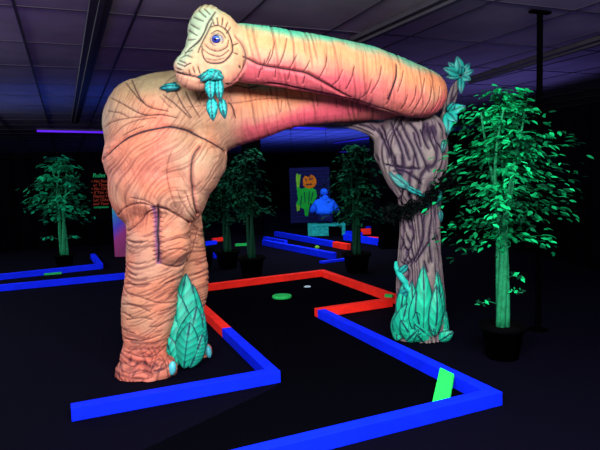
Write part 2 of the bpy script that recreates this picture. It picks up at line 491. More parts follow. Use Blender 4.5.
# rear leg
sb.path([(178, 220, 4.75, 24, 0.9), (184, 250, 4.78, 22, 0.9), (188, 280, 4.80, 21.5, 0.9), (187, 305, 4.80, 19, 0.9), (184, 330, 4.80, 18, 0.9), (184, 345, 4.78, 19, 1)], 6)
sb.pxball(190, 352, 4.74, 21, 12, 0.2)
sb.pxball(202, 352, 4.66, 11, 10, 0.1)
# head
sb.pxball(207, 27, 3.98, 17, 22, 0.11, 12)
sb.pxball(203, 30, 3.98, 15, 19, 0.10, 18)
sb.pxball(221, 38, 4.0, 20, 27, 0.14, -18)
sb.pxball(222, 62, 3.98, 23, 24.5, 0.15, 0)
sb.pxball(212, 50, 3.96, 20, 26, 0.13, 20)
sb.pxball(195, 46, 3.95, 9, 22, 0.10, 14)
sb.pxball(200, 62, 3.92, 20, 18, 0.115, 30)
sb.pxball(189, 68, 3.88, 15, 14, 0.10, 35)
sb.pxball(183, 68, 3.86, 10, 8, 0.085, 35)
sb.pxball(196, 78, 3.90, 20, 12.5, 0.10, 8)
sb.pxball(214, 76, 3.95, 22, 14, 0.12, -5)
sb.pxball(219, 44, 3.88, 12, 14, 0.055, 0)
body = sb.build(0.0125, 7)
co, no = mesh_np(body)

# painted creases: (pixels on the sculpture, width, strength, depth)
LN = []
def L(w_, s_, d_, *pts): LN.append((list(zip(pts[::2], pts[1::2])), w_ * 0.0088, s_, d_))
B3 = 0.012
L(1.1, 1, .014, 102,160, 108,153, 120,142, 135,134, 152,129, 168,127, 185,130, 205,138, 220,147, 230,157)
L(.7, .95, .008, 131,78, 137,93, 143,102, 150,107, 168,111)
L(.6, .9, .007, 125,81, 133,92, 141,101, 149,107)
L(.6, .95, .008, 110,97, 123,104, 135,111, 145,115, 162,115, 177,118)
L(.5, .9, .007, 107,111, 120,113, 129,118)
L(.5, .8, .007, 104,128, 112,122, 128,118, 147,116)
L(.5, .7, .007, 113,136, 123,126, 137,120, 155,118)
L(.5, .8, .006, 122,136, 132,130, 143,126)
L(.7, .9, .008, 163,94, 173,102, 182,110, 191,119)
L(.6, .9, .007, 176,91, 183,105, 192,118)
L(.6, .9, .007, 186,91, 192,104, 200,117)
L(.5, .8, .006, 196,92, 201,104)
L(.5, .7, .006, 160,96, 166,103, 172,108)
L(.8, .95, .008, 229,102, 233,107, 236,118)
L(.6, .5, .006, 183,107, 210,105, 243,102, 260,99, 280,98, 310,98)
L(1.2, 1, .012, 226,84.5, 238,85, 248,87, 258,85, 270,84, 290,87, 310,91, 330,95, 350,99, 370,105, 387,110, 403,115.5, 419,118)
L(1.2, .95, .016, 244,57, 250,60, 260,65, 275,68, 292,71, 307,74, 318,80, 328,86, 338,92, 350,97.5)
for q in ((275,40, 272,55, 267,65), (271,50, 268,59, 264,65), (287,38, 284,53, 279,66), (297,55, 293,63, 289,70), (327,53, 326,65, 319,79),
          (343,70, 338,81, 331,87), (382,66, 379,80, 371,94), (425,78, 421,98, 411,115), (417,86, 415,98, 409,108), (433,82, 430,100, 421,116),
          (440,86, 438,102, 430,114), (443,92, 441,104, 437,111), (404,70, 402,80, 398,92), (408,95, 405,104, 401,110), (372,80, 368,92, 362,98),
          (355,66, 352,78, 346,90), (310,60, 307,67, 303,72), (265,60, 262,70), (276,69, 275,78), (290,72, 288,80), (261,68, 258,78), (305,76, 303,84)):
    L(.6, .85, .006, *q)
L(1.1, 1, .010, 397,64, 396,79, 388,100)
L(.7, .8, .006, 394,84, 390,98, 386,105)
for q in ((299,88, 303,97), (316,92, 318,106), (270,86, 271,94), (254,88, 253,93), (309,93, 311,100), (336,97, 337,108), (345,100, 346,110), (360,105, 361,113), (282,100, 281,112)):
    L(.5, .75, .005, *q)
# flank folds
L(1.3, .85, .022, 200,146, 194,153, 191,163, 191,180, 195,200, 198,213, 202,226)
L(.5, .55, .008, 172,150, 167,168, 170,190, 176,208)
L(.6, .6, .008, 185,192, 191,207, 200,222)
L(.5, .5, .006, 177,190, 184,206, 196,222)
L(.6, .7, .008, 116,221, 122,210, 137,204, 152,206, 160,209)
L(.7, .75, .014, 158,209, 150,212, 145,216, 134,226, 124,233)
L(.7, .75, .014, 160,209, 168,211, 180,217, 199,229)
L(.5, .7, .006, 130,198, 145,201, 158,208)
L(1.1, 1, .010, 152,208, 160,207.5, 170,211)
L(1.5, .9, .010, 158,206, 158.5,220, 157.5,235, 158,250, 158,262)
L(.9, 1, .006, 158,206, 158.5,220, 157.5,235, 158,250, 158,262)
for yy in (213, 217, 221, 226, 231, 236, 241, 246, 250, 254, 259):
    L(.5, .85, .004, 151 + (yy % 3), yy + 1.5, 158, yy, 165 - (yy % 4), yy + 1)
L(.9, .9, .010, 160,263, 170,266, 181,266, 188,259)
L(.6, .6, .008, 188,259, 194,246, 198,231)
L(.5, .8, .006, 194,275, 200,273, 205,269)
L(.5, .7, .006, 196,262, 203,262)
for q in ((127,293, 142,298, 159,303, 176,302), (126,320, 142,318, 152,320), (124,339, 142,341, 161,335), (123,351, 142,357, 156,354, 166,347),
          (122,304, 136,306, 150,312), (150,327, 160,326, 169,320), (123,330, 134,334), (155,343, 165,340), (122,312, 132,318), (160,312, 172,308),
          (122,283, 135,285, 150,284), (165,284, 176,280), (126,272, 136,276), (128,262, 138,264, 146,262), (161,354, 166,363, 169,379),
          (168,360, 170,368, 172,378), (126,240, 136,243, 148,241), (170,240, 180,237, 190,239), (168,250, 180,249, 188,251), (124,362, 132,366, 142,362, 150,367),
          (120,370, 130,373, 140,369, 152,374), (130,378, 142,379, 152,377), (145,365, 152,361, 158,366)):
    L(.55, .75, .007, *q)
# head
L(.9, .95, .010, 216,11, 209,21, 204,31, 198,41, 189,48, 184,54)
L(.8, .85, .007, 212,22, 206,34, 201,44, 198,52)
for q in ((193,17, 203,21), (198,10, 206,17), (188,30, 197,35), (190,24, 199,29), (186,40, 195,39), (204,8, 210,14), (184,52, 192,50), (180,58, 186,55, 192,57),
          (217,17, 218,25), (223,17, 222,25), (212,18, 214,25), (231,27, 227,33), (228,22, 225,29), (233,45, 238,43), (233,52, 238,54)):
    L(.75, .85, .005, *q)
L(.9, .95, .008, 209,27, 218,25, 227,30, 232,40, 233,50, 228,58, 220,63, 208,62, 203,55, 201.7,46)
L(.75, .85, .005, 204,44, 210,49, 218,51, 227,47, 229,40)
L(.75, .8, .005, 202,48, 210,54, 220,56, 229,50)
L(.75, .7, .005, 206,58, 214,60, 224,58)
L(.8, .9, .006, 211,33, 217,30, 223,33, 226,38)
L(.9, 1, .010, 174,72, 181,74, 193,76, 202,77, 212,74)
L(.7, 1, .006, 184,67, 187,64.5, 191,63)
for q in ((177,63, 184,66), (179,60, 186,63), (176,68, 181,70), (193,67, 195,73), (198,66, 200,73), (189,70, 190,74)):
    L(.75, .9, .005, *q)
L(1.1, 1, .004, 239.5,66, 240.5,67.5)
L(1.0, .8, .014, 236,36, 243,46, 246,58, 243,70, 236,80, 226,87)
mask, dep = carve(body, co, LN)

# procedural wrinkles following each limb
X, Y_, Z = co[:, 0], co[:, 1], co[:, 2]
Lw = P(165, 225, 4.4).z
neck = sstep(-0.62, -0.35, X)
leg = 1 - sstep(Lw - 0.10, Lw + 0.10, Z)
hx, hz = P(212, 50, 4).x, P(212, 50, 4).z
head = 1 - sstep(0.22, 0.30, np.sqrt((X - hx) ** 2 + (Z - hz) ** 2) + np.clip(Y_ - 4.12, 0, 1) * 2)
def lines_of(u, v, wv, fu, fv, seed, width, cover=0.05):
    # separate strokes: each has its own course, length and weight
    ph = u * fu + 0.9 * vnoise(np.stack([u * fu * .16, v * fv * .45, wv * fv * .45], 1), seed) + 0.25 * vnoise(np.stack([u * fu * .5, v * fv, wv * fv], 1), seed + 2)
    idn = np.round(ph); d = np.abs(ph - idn) / fu
    on = vnoise(np.stack([idn * 7.31, v * fv * .8, wv * fv * .8], 1), seed + 5)
    wt = sstep(cover, cover + 0.35, on)
    ww = width * (0.35 + 0.65 * wt)
    return (1 - sstep(ww * .4, ww, d)) * wt
def lines_old(u, v, wv, fu, fv, seed, width):
    q = np.stack([u * fu, v * fv, wv * fv], 1)
    n = vnoise(q, seed) + 0.35 * vnoise(q * 2.1, seed + 5)
    br = sstep(-0.1, 0.35, vnoise(np.stack([u * 5, v * 5, wv * 5], 1), seed + 9))
    return (1 - sstep(width * 0.4, width, np.abs(n))) * br
wob = 0.05 * vnoise(co * 4, 3)
slope = (Z * 0.93 - X * 0.35)
nl = np.maximum(lines_of(X + 0.12 * Z + wob * .3, Z, Y_, 26, 3.5, 11, 0.011, .1), .5 * lines_of(X + 0.05 * Z, Z, Y_, 60, 7, 14, 0.008, .0))
ll = np.maximum(lines_of(Z + wob + 0.05 * np.sin(X * 9), X, Y_, 24, 6, 21, 0.015, -.1), 0.7 * lines_of(Z - wob - 0.35 * X, X, Y_, 42, 9, 41, 0.010, -.1))
sw = X * .9 + 0.30 * np.sin(Z * 2.6 + X * 1.2) + wob * 1.6
tl = np.maximum(lines_of(sw, Z, Y_, 36, 4.0, 31, 0.010, .0), .8 * lines_of(sw + .04 * Z, Z, Y_, 75, 8, 35, 0.007, -.1))
tl = np.maximum(tl, .45 * lines_of(X * .7 + Z * .5 - wob, Z, Y_, 40, 8, 55, 0.008, .25))
hump = sstep(P(150, 150, 4.5).z, P(150, 135, 4.5).z, Z)
hl = np.maximum(lines_of(X * .75 - Z * .55 + wob, X * .5 + Z * .8, Y_, 24, 2.6, 61, 0.010, .2), .7 * lines_of(X * .8 - Z * .5 + wob, X * .5 + Z * .8, Y_, 62, 8, 65, 0.007, .0))
foot = 1 - sstep(0.16, 0.30, Z)
fl = np.maximum(lines_of(X + wob, Z, Y_, 26, 18, 71, 0.013, -.2), lines_of(Z + wob, X, Y_, 28, 16, 73, 0.012, -.2))
tor = (1 - leg) * (1 - neck)
proc = nl * neck * 0.45 + ll * leg * 0.55 + tor * ((1 - hump) * tl * 0.42 + hump * hl * 0.42) + fl * foot * 0.45
proc = proc * (1 - head)
fine = vnoise(np.stack([X * 14, Y_ * 8, Z * 60], 1), 77) * leg + vnoise(np.stack([X * 70, Y_ * 8, Z * 10], 1), 78) * (1 - leg)
big = vnoise(co * 5, 80) + 0.5 * vnoise(co * 11, 81)
disp = -dep - proc * 0.009 + fine * 0.0016 * (1 - head) + big * 0.004 * (1 - head) + 0.0

# paint
c = np.tile(np.array([0.80, 0.31, 0.17]), (len(co), 1))
c = mix(c, (0.72, 0.44, 0.28), sstep(-0.5, 0.7, big) * 0.85)
c = mix(c, (0.83, 0.22, 0.17), sstep(0.1, 0.9, vnoise(co * 3.2, 90)) * 0.45)
c = mix(c, (0.40, 0.46, 0.26), sstep(0.1, 0.8, vnoise(co * 3.6, 95)) * 0.5 * tor)
zt = P(120, 100, 4.5).z
c = mix(c, (0.33, 0.34, 0.18), sstep(-0.35, 0.35, (-X - 1.0) * 1.2 + (Z - zt) * 1.5) * tor * hump * 0.65)
# lower neck rosy, pale along its middle
lown = neck * sstep(4.55, 4.62, Y_)
c = mix(c, (0.98, 0.22, 0.22), sstep(-0.75, 0.2, X) * lown * .9)
c = mix(c, (0.90, 0.44, 0.27), lown * np.exp(-((no[:, 2] + 0.15) / 0.3) ** 2) * (1 - sstep(-0.2, 0.2, X)) * 0.7)
# upper neck: green ridge, orange flank, magenta belly
upn = neck * (1 - sstep(4.70, 4.90, Y_ - 0.12 * 0)) * (1 - sstep(-0.3, -0.1, -(Z - (P(300, 95, 4.4).z) + 0.25 * (X))))
nz = no[:, 2] + 0.12 * vnoise(co * 9, 99) 
un = sstep(-0.55, -0.35, X) * (1 - lown * sstep(4.75, 4.8, Y_))
c = mix(c, (0.90, 0.36, 0.15), un * sstep(-0.35, 0.2, nz) * 0.8)
c = mix(c, (0.92, 0.13, 0.20), un * (1 - sstep(-0.6, -0.1, nz)) * 0.85 * (1 - 0.6 * sstep(0.3, 0.9, X)))
c = mix(c, (0.10, 0.62, 0.40), un * sstep(0.30, 0.92, nz) * 0.98)
# head: peach with a pale green crest
c = mix(c, (0.66, 0.38, 0.22), head * 0.85)
crest = head * sstep(-0.03, 0.05, (hx + 0.0 - X) * 0.9 + (Z - hz) * 0.55 - 0.045)
c = mix(c, (0.30, 0.50, 0.36), crest * 0.75)
c = mix(c, (0.62, 0.20, 0.14), head * (1 - sstep(P(190, 86, 3.9).z, P(190, 76, 3.9).z, Z)) * 0.6)
# feet redder
c = mix(c, (0.72, 0.17, 0.12), foot * 0.65)
c = mix(c, (0.62, 0.40, 0.22), leg * (1 - foot) * sstep(0, 0.7, vnoise(co * 4, 120)) * 0.5)
dark = (0.018, 0.008, 0.012)
c = c * (1 - 0.10 * np.clip(fine, 0, 1))[:, None]
c = mix(c, (0.12, 0.03, 0.035), np.clip(proc * 1.1, 0, 1))
c = c * np.array([0.74, 0.655, 0.63])
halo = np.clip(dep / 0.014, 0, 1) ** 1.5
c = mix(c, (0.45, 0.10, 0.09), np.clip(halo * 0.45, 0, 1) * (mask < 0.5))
sc_ = np.exp(-(((X - P(158, 235, 4.2).x) / 0.020) ** 2)) * (Z > P(158, 264, 4.2).z) * (Z < P(158, 205, 4.2).z) * (no[:, 1] < 0)
c = mix(c, (0.10, 0.02, 0.16), sc_ * 0.75)
c = mix(c, dark, np.clip(mask, 0, 1))
co2 = co + no * disp[:, None]
co2[:, 2] = np.maximum(co2[:, 2], 0.004)
dino = empty('dinosaur_sculpture', (P(150, 383, 4.35).x, 4.5, 0))
tag(dino, 'giant long-necked dinosaur sculpture in peach and pink paint arching over the course', 'dinosaur')
body.vertices.foreach_set('co', co2.ravel()); set_col(body, c); body.update()
body.name = 'body'
body_o = link('body', body, M['skin'], dino)

def ellipsoid(bm, c, r, rot=None, seg=24, rings=16):
    m = Matrix.Translation(c)
    if rot is not None: m = m @ rot
    m = m @ Matrix.Diagonal((*r, 1))
    bmesh.ops.create_uvsphere(bm, u_segments=seg, v_segments=rings, radius=1, matrix=m)
# body surface lookup
bvh = BVHTree.FromPolygons([Vector(v) for v in co2], [tuple(p.vertices) for p in body.polygons])
def on_body(px, py, out=0.0):
    h = bvh.ray_cast(CAM, ray(px, py).normalized())
    return (h[0] + h[1] * out, h[1]) if h[0] is not None else (P(px, py, 4.2), Vector((0, -1, 0)))
# eye
ec, en = on_body(216.5, 38.5, -0.018)
bm = bmesh.new(); ellipsoid(bm, (0, 0, 0), (0.040, 0.038, 0.034), seg=48, rings=32)
me = bpy.data.meshes.new('eye'); bm.to_mesh(me); bm.free()
me.polygons.foreach_set('use_smooth', [True] * len(me.polygons))
ev, _ = mesh_np(me)
look = (CAM - ec).normalized() * 0.8 + Vector((-0.25, 0, 0.05)); look.normalize()
cosang = (ev / np.linalg.norm(ev, axis=1)[:, None]) @ np.array(look)
ecol = np.tile(np.array([0.30, 0.28, 0.30]), (len(ev), 1))
ecol = mix(ecol, (0.02, 0.02, 0.03), sstep(0.60, 0.66, cosang))
ecol = mix(ecol, (0.02, 0.03, 0.25), sstep(0.78, 0.82, cosang))
ecol = mix(ecol, (0.04, 0.07, 0.5), sstep(0.86, 0.90, cosang) * (ev[:, 2] > 0.002))
ecol = mix(ecol, (0.005, 0.005, 0.02), sstep(0.955, 0.965, cosang))
set_col(me, ecol)
eye = link('eye', me, M['eye'], dino); eye.location = ec
eye.matrix_parent_inverse = Matrix.Translation(-dino.location)
eye['label'] = 'glossy blue eye'
# eyelid ring around it
bm = bmesh.new()
v1 = Vector((1, 0, 0)); look2 = (CAM - ec).normalized(); v1 = look2.cross(Vector((0, 0, 1))).normalized(); v2 = v1.cross(look2)
ring = [ec + look2 * 0.022 + v1 * 0.040 * math.cos(t) + v2 * 0.036 * math.sin(t) for t in [2 * math.pi * k / 24 for k in range(25)]]
tube(bm, ring, 0.007, 8, False)
lid = bm_obj('eyelid', bm, new_mat('eyelid paint', (0.30, 0.20, 0.16), 0.6, 0.2, var=0.4, vscale=60), dino, True)
# toenails
for (x, y, rx, rz) in ((174, 368, 4.6, 8.5),):
    p, n = on_body(x - 2, y, -0.022)
    bm = bmesh.new(); ellipsoid(bm, p + Vector((0.014, 0, 0)), (rx * .0066, 0.034, rz * .0066), Matrix.Rotation(0.15, 4, 'Y'))
    nb = bm_obj('toenail', bm, M['nail'], dino, True); nb['label'] = 'cyan toenail on the front foot'
p, n = on_body(207.5, 352, -0.010)
bm = bmesh.new(); ellipsoid(bm, p + Vector((0.010, 0, 0)), (0.026, 0.035, 0.055), Matrix.Rotation(-0.1, 4, 'Y'))
nb = bm_obj('toenail', bm, M['nail'], dino, True); nb['label'] = 'cyan toenail on the rear foot'

# ------------------------------------------------------------------ painted leaves
def leaf_mesh(base, tip, width, face, bend=0.05, teal=(0.02, 0.62, 0.40), cup=0.25, nv=7, dark_=(0.004, 0.06, 0.07), thick=0.012, edge=True, tipsharp=0.75, nu=44, nw=20):
    """a moulded leaf from base to tip; `face` is the direction its upper side looks"""
    base, tip, face = Vector(base), Vector(tip), Vector(face).normalized()
    ax = tip - base; Ln = ax.length; ax.normalize()
    sd = ax.cross(face).normalized(); up_ = sd.cross(ax).normalized()
    V, C, Fc = [], [], []
    for side in (0, 1):
        for i in range(nu + 1):
            u = i / nu
            wv = width * 0.5 * (math.sin(math.pi * u ** tipsharp)) ** 0.8 + 0.0015
            for j in range(nw + 1):
                v = j / nw * 2 - 1
                h = bend * Ln * math.sin(math.pi * u) - cup * wv * v * v - 0.006 * math.exp(-(v / 0.10) ** 2)
                vein = (u * nv + abs(v) * -1.1 + 10) % 1.0
                vd = min(vein, 1 - vein) / max(nv, 1) * Ln
                ve = max(0, 1 - vd / 0.010) * (1 if abs(v) < 0.93 else 0) if nv > 0 else 0
                h -= 0.003 * ve
                if side: h -= thick * (1 - v * v * 0.9) * min(1, 6 * u, 6 * (1 - u)) + 0.0005
                p = base + ax * (u * Ln) + sd * (v * wv) + up_ * h
                V.append(p)
                k = max(ve * 0.75, 1.0 if abs(v) * wv < 0.007 else 0, (0.9 if edge and (1 - abs(v)) * wv < 0.009 else 0))
                bri = 0.75 + 0.45 * (0.5 + 0.5 * math.sin(vein * 2 * math.pi)) * (1 - abs(v) * .4)
                C.append([min(1, teal[q] * bri) * (1 - k) + dark_[q] * k for q in range(3)])
    N = (nu + 1) * (nw + 1)
    for s_ in (0, 1):
        for i in range(nu):
            for j in range(nw):
                a = s_ * N + i * (nw + 1) + j; q = (a, a + 1, a + nw + 2, a + nw + 1)
                Fc.append(q if s_ == 0 else q[::-1])
    for i in range(nu):
        for j, fl_ in ((0, False), (nw, True)):
            a = i * (nw + 1) + j; b = a + nw + 1
            q = (a, b, b + N, a + N); Fc.append(q[::-1] if fl_ else q)
    for i, fl_ in ((0, True), (nu, False)):
        for j in range(nw):
            a = i * (nw + 1) + j; q = (a, a + 1, a + 1 + N, a + N); Fc.append(q if fl_ is False else q[::-1])
    me = bpy.data.meshes.new('leaf'); me.from_pydata([tuple(v) for v in V], [], Fc); me.update()
    me.polygons.foreach_set('use_smooth', [True] * len(me.polygons))
    set_col(me, np.array(C))
    return me
def leaf(parent, base, tip, width, face, name='leaf', **kw):
    return link(name, leaf_mesh(base, tip, width, face, **kw), M['leafp'], parent)

# clump of tall leaves between the legs
clump = empty('leaf_clump', (P(185, 367, 4.45).x, 4.45, 0))
tag(clump, 'clump of big teal painted leaves standing between the dinosaur legs', 'painted leaves')
k_ = 4.5 / F
for (bx, by, tx, ty, wd, Yb, Yt, fx, nv) in (
        (176, 368, 186, 273, 36, 4.44, 4.52, -0.25, 7), (176, 368, 168, 306, 26, 4.36, 4.44, -0.4, 6), (184, 369, 197, 306, 27, 4.34, 4.38, 0.2, 8),
        (190, 366, 193, 284, 28, 4.46, 4.56, 0.3, 7), (192, 369, 204, 312, 17, 4.36, 4.42, 0.5, 12), (190, 369, 203, 334, 18, 4.30, 4.34, 0.3, 9), (176, 369, 166, 334, 18, 4.32, 4.36, -0.6, 5),
        (184, 370, 190, 322, 24, 4.29, 4.32, 0.0, 7), (197, 368, 205, 322, 14, 4.40, 4.46, 0.5, 8), (182, 368, 176, 290, 28, 4.39, 4.46, -0.2, 7)):
    b_ = P(bx, by, Yb); b_.z = max(b_.z, 0.02)
    leaf(clump, b_, P(tx, ty, Yt), wd * k_, (fx, -1, 0.15), bend=0.08, teal=(0.010, 0.40, 0.25), tipsharp=.85, nv=nv, thick=0.03, cup=0.5)

# leaves held in the mouth
sprig = empty('leaf_sprig', P(208, 76, 3.8))
tag(sprig, 'turquoise leafy sprig hanging from the mouth of the dinosaur', 'leaves')
tq = (0.015, 0.50, 0.44)
k_ = 3.8 / F
f0, _n = on_body(208, 76)
yb = f0.y - 0.02
for (bx, by, tx, ty, wd, dy) in ((222, 72, 197, 77, 8, -.02), (206, 70, 224, 78, 9, -.035), (210, 72, 200, 81, 6, -.04), (216, 70, 212, 80, 7, -.05), (224, 78, 206, 74, 7, -.015),
                             (210, 78, 211, 100, 8.5, -.01), (211, 97, 213, 121, 8.5, .0), (218, 78, 220, 101, 7, -.02), (221, 98, 225, 119, 6.5, -.005), (214, 76, 217, 95, 6, .0)):
    leaf(sprig, P(bx, by, yb + dy), P(tx, ty, yb + dy), wd * 1.35 * k_, (random.uniform(-.3, .3), -1, 0.3), bend=0.12, nv=5, teal=tq, thick=0.02, cup=0.6, nu=20, nw=8)
sprig2 = empty('leaf_sprig', P(169, 87, 3.9))
tag(sprig2, 'small turquoise leaf piece poking out left of the dinosaur snout', 'leaves')
ybl = on_body(170, 88)[0].y - 0.03
for (bx, by, tx, ty, wd) in ((180, 86, 159, 88, 9), (176, 82, 166, 92, 7), (178, 89, 164, 84, 6)):
    leaf(sprig2, P(bx, by, ybl), P(tx, ty, ybl - 0.01), wd * k_, (0, -1, 0.4), bend=0.15, nv=4, teal=(0.02, 0.42, 0.42), thick=0.025, cup=0.6, nu=20, nw=8)

# ------------------------------------------------------------------ painted tree trunk
ts = Solid()
ts.path([(420, 346, 5.05, 29, 1), (420, 325, 5.05, 27, 1), (420, 300, 5.05, 26, 1), (419.5, 270, 5.05, 23.5, 1), (419.5, 240, 5.05, 21.5, 1), (419.5, 210, 5.05, 21.5, 1), (420, 185, 5.05, 24, 1)], 5)
ts.path([(420.5, 182, 5.05, 26, 1), (416.5, 162, 5.05, 31, 1), (413.5, 145, 5.06, 33, .95), (410, 134, 5.06, 29, .9)], 5)
ts.path([(409, 186, 4.98, 17, 1.0), (404, 172, 4.98, 19.5, 1.1), (398, 158, 4.98, 20, 1.1), (392, 146, 5.0, 18, 1.0)], 4)
ts.path([(408, 136, 5.06, 22, 1.3), (402, 143, 5.06, 26, 1.1)], 4)
ts.path([(425, 133, 5.06, 19, 1.6), (412, 133, 5.06, 19, 1.7)], 4)
ts.path([(396, 150, 5.06, 22, 1), (388, 138, 5.06, 15, 1), (377, 131.5, 5.06, 9, 1.1), (362, 127, 5.06, 5.5, 1.2), (345, 124.5, 5.06, 3.4, 1.2), (331, 123, 5.04, 1.6, 1.2)], 6)
ts.path([(438, 150, 5.05, 9, 1), (443, 128, 5.12, 6, 1), (447, 110, 5.16, 5.5, 1), (453, 94, 5.16, 5, 1), (458, 82, 5.14, 4, 1), (462, 74, 5.12, 3, 1)], 6)
trunk_me = ts.build(0.0135, 5)
tc, tn = mesh_np(trunk_me)
LN = []
for q in ((371,123, 380,135, 386,148, 392,163), (382,124, 386,140, 392,155, 394,166), (390,122, 396,138, 402,150, 405,166), (400,121, 408,138, 414,150, 419,170),
          (413,133, 418,146, 424,158, 431,172), (428,120, 432,138, 437,150, 439,160), (421,130, 426,140, 430,148), (409,122, 414,128, 419,137, 421,146),
          (385,165, 400,168, 420,169), (393,172, 405,172, 415,178, 421,185), (374,130, 368,126, 360,124), (372,135, 360,130, 345,126), (395,126, 403,142, 410,160),
          (433,125, 436,137, 441,146, 444,155), (378,128, 384,142, 388,158), (426,123, 424,134, 428,144), (388,148, 394,168, 402,182),
          (403,190, 399,205, 402,225, 400,245, 395,262), (412,188, 409,205, 411,222, 413,236, 406,255, 401,268), (420,200, 422,218, 424,236, 418,252, 410,266),
          (431,195, 433,215, 430,240, 433,262), (424,222, 428,205, 429,190), (438,205, 437,235, 441,262), (398,230, 402,245, 408,253), (415,262, 424,250, 431,240),
          (436,262, 438,280, 441,300), (400,262, 408,272, 404,290), (396,275, 404,266, 414,258), (394,300, 400,285, 407,276), (440,282, 443,300, 445,322), (425,262, 428,272)):
    L(1.05, .95, .020, *q)
tm, td = carve(trunk_me, tc, LN)
cx_, cy_ = P(419, 240, 5.05).x, 5.05
ang = np.arctan2(tc[:, 0] - cx_, -(tc[:, 1] - cy_))
aa = ang + 0.55 * (tc[:, 2] - 1.0) * np.sign(1.1 - tc[:, 2]) + 0.12 * vnoise(tc * 5, 3)
def strands(n, seed, width, warp, cover):
    w1 = vnoise(np.stack([np.cos(ang) * 1.6, np.sin(ang) * 1.6, tc[:, 2] * 1.7], 1), seed) * warp
    w2 = vnoise(np.stack([np.cos(ang) * 4, np.sin(ang) * 4, tc[:, 2] * 5], 1), seed + 1) * warp * .25
    ph = ang / (2 * math.pi) * n + w1 + w2 + (tc[:, 2] - 1) * warp * .35
    idn = np.round(ph); d = np.abs(ph - idn) / n * 2 * math.pi * 0.24
    on = vnoise(np.stack([(idn % n) * 5.7, tc[:, 2] * 3.4, tc[:, 2] * 0], 1), seed + 3)
    wt = sstep(cover, cover + .3, on)
    ww = width * (.4 + .6 * wt)
    return (1 - sstep(ww * .4, ww, d)) * wt, (1 - sstep(0, width * 2.2, d)) * wt
b1, g1 = strands(20, 7, .016, 2.2, -.35)
b2, g2 = strands(28, 17, .012, -3.0, .0)
bl = np.maximum(b1, b2 * .8); bg_ = np.maximum(g1, g2 * .6)
tcol = np.tile(np.array([0.22, 0.175, 0.17]), (len(tc), 1))
tcol = mix(tcol, (0.34, 0.29, 0.24), sstep(-.2, .8, vnoise(tc * np.array([9, 9, 3]), 31)) * .6)
tcol = mix(tcol, (0.20, 0.12, 0.16), sstep(0, .8, vnoise(tc * np.array([6, 6, 2]), 37)) * .6)
bl = bl * sstep(-.2, .25, 1 - tn[:, 2] ** 2 - .35); tcol = mix(tcol, (0.03, 0.015, 0.035), np.clip(bl * .95, 0, 1))
tcol = mix(tcol, (0.10, 0.05, 0.09), np.clip(bg_ * .6, 0, 1) * (bl < .3))
tcol = mix(tcol, (0.07, 0.03, 0.09), np.clip(td / .016, 0, 1) * .6)
tcol = mix(tcol * .82, (0.008, 0.004, 0.012), np.clip(tm, 0, 1))
tc2 = tc + tn * (-td - bg_ * 0.022 + 0.010 * vnoise(tc * np.array([10, 10, 3.0]), 41))[:, None]
tc2[:, 2] = np.maximum(tc2[:, 2], 0.003)
trunk_me.vertices.foreach_set('co', tc2.ravel()); set_col(trunk_me, tcol); trunk_me.update(); trunk_me.name = 'trunk'
tree_s = empty('tree_trunk_sculpture', (cx_, 5.05, 0))
tag(tree_s, 'grey brown painted tree trunk sculpture with teal leaves holding up the dinosaur neck', 'tree trunk')
link('trunk', trunk_me, M['bark'], tree_s)
tb = BVHTree.FromPolygons([Vector(v) for v in tc2], [tuple(p.vertices) for p in trunk_me.polygons])
def on_trunk(px, py, out=0.0):
    h = tb.ray_cast(CAM, ray(px, py).normalized())
    if h[0] is None:
        h = tb.find_nearest(P(px, py, 4.95))
        return h[0] + Vector((0, -out, 0)), Vector((0, -1, 0))
    return h[0] + h[1] * out, h[1]
k_ = 4.8 / F
TG = (0.010, 0.50, 0.27)
# leaves at the foot of the trunk
for (bx, by, tx, ty, wd, ob, ot, fx, nv) in (
        (424, 340, 425, 264, 20, .03, .03, .0, 5), (436, 344, 437, 270, 18, .03, .02, .4, 8), (402, 322, 409, 278, 12, .02, .03, -.3, 3), (411, 328, 416, 280, 13, .03, .04, -.1, 4), (430, 335, 433, 284, 15, .05, .05, .2, 5),
        (398, 345, 409, 302, 20, .05, .05, -.3, 4), (393, 344, 393, 308, 14, .04, .04, -.6, 3), (410, 348, 397, 312, 16, .07, .06, -.3, 4),
        (420, 349, 417, 310, 18, .08, .08, -.1, 4), (426, 349, 434, 306, 20, .08, .07, .1, 9), (434, 348, 449, 313, 19, .06, .04, .4, 3),
        (441, 346, 447, 308, 14, .04, .03, .6, 4), (404, 349, 412, 326, 15, .1, .1, -.2, 3), (431, 350, 424, 322, 16, .11, .11, .1, 3), (394, 348, 388, 322, 13, .07, .05, -.7, 4), (440, 349, 448, 326, 15, .08, .06, .5, 3), (412, 349, 405, 318, 15, .10, .08, -.2, 4), (445, 344, 449, 318, 11, .03, .03, .8, 3), (430, 330, 441, 288, 15, .06, .04, .3, 6), (416, 325, 414, 290, 12, .06, .05, -.1, 0), (436, 348, 443, 330, 12, .12, .11, .3, 3), (419, 349, 412, 332, 13, .13, .12, -.1, 3)):
    b_, _ = on_trunk(bx, min(by, 344), ob); b_.z = max(b_.z, 0.012) if by < 349 else 0.012
    t_, _ = on_trunk(tx, ty, ot)
    leaf(tree_s, b_, t_, wd * 1.05 * k_, (fx, -1, .25), bend=0.09, nv=nv, teal=TG, thick=0.03, cup=0.5)
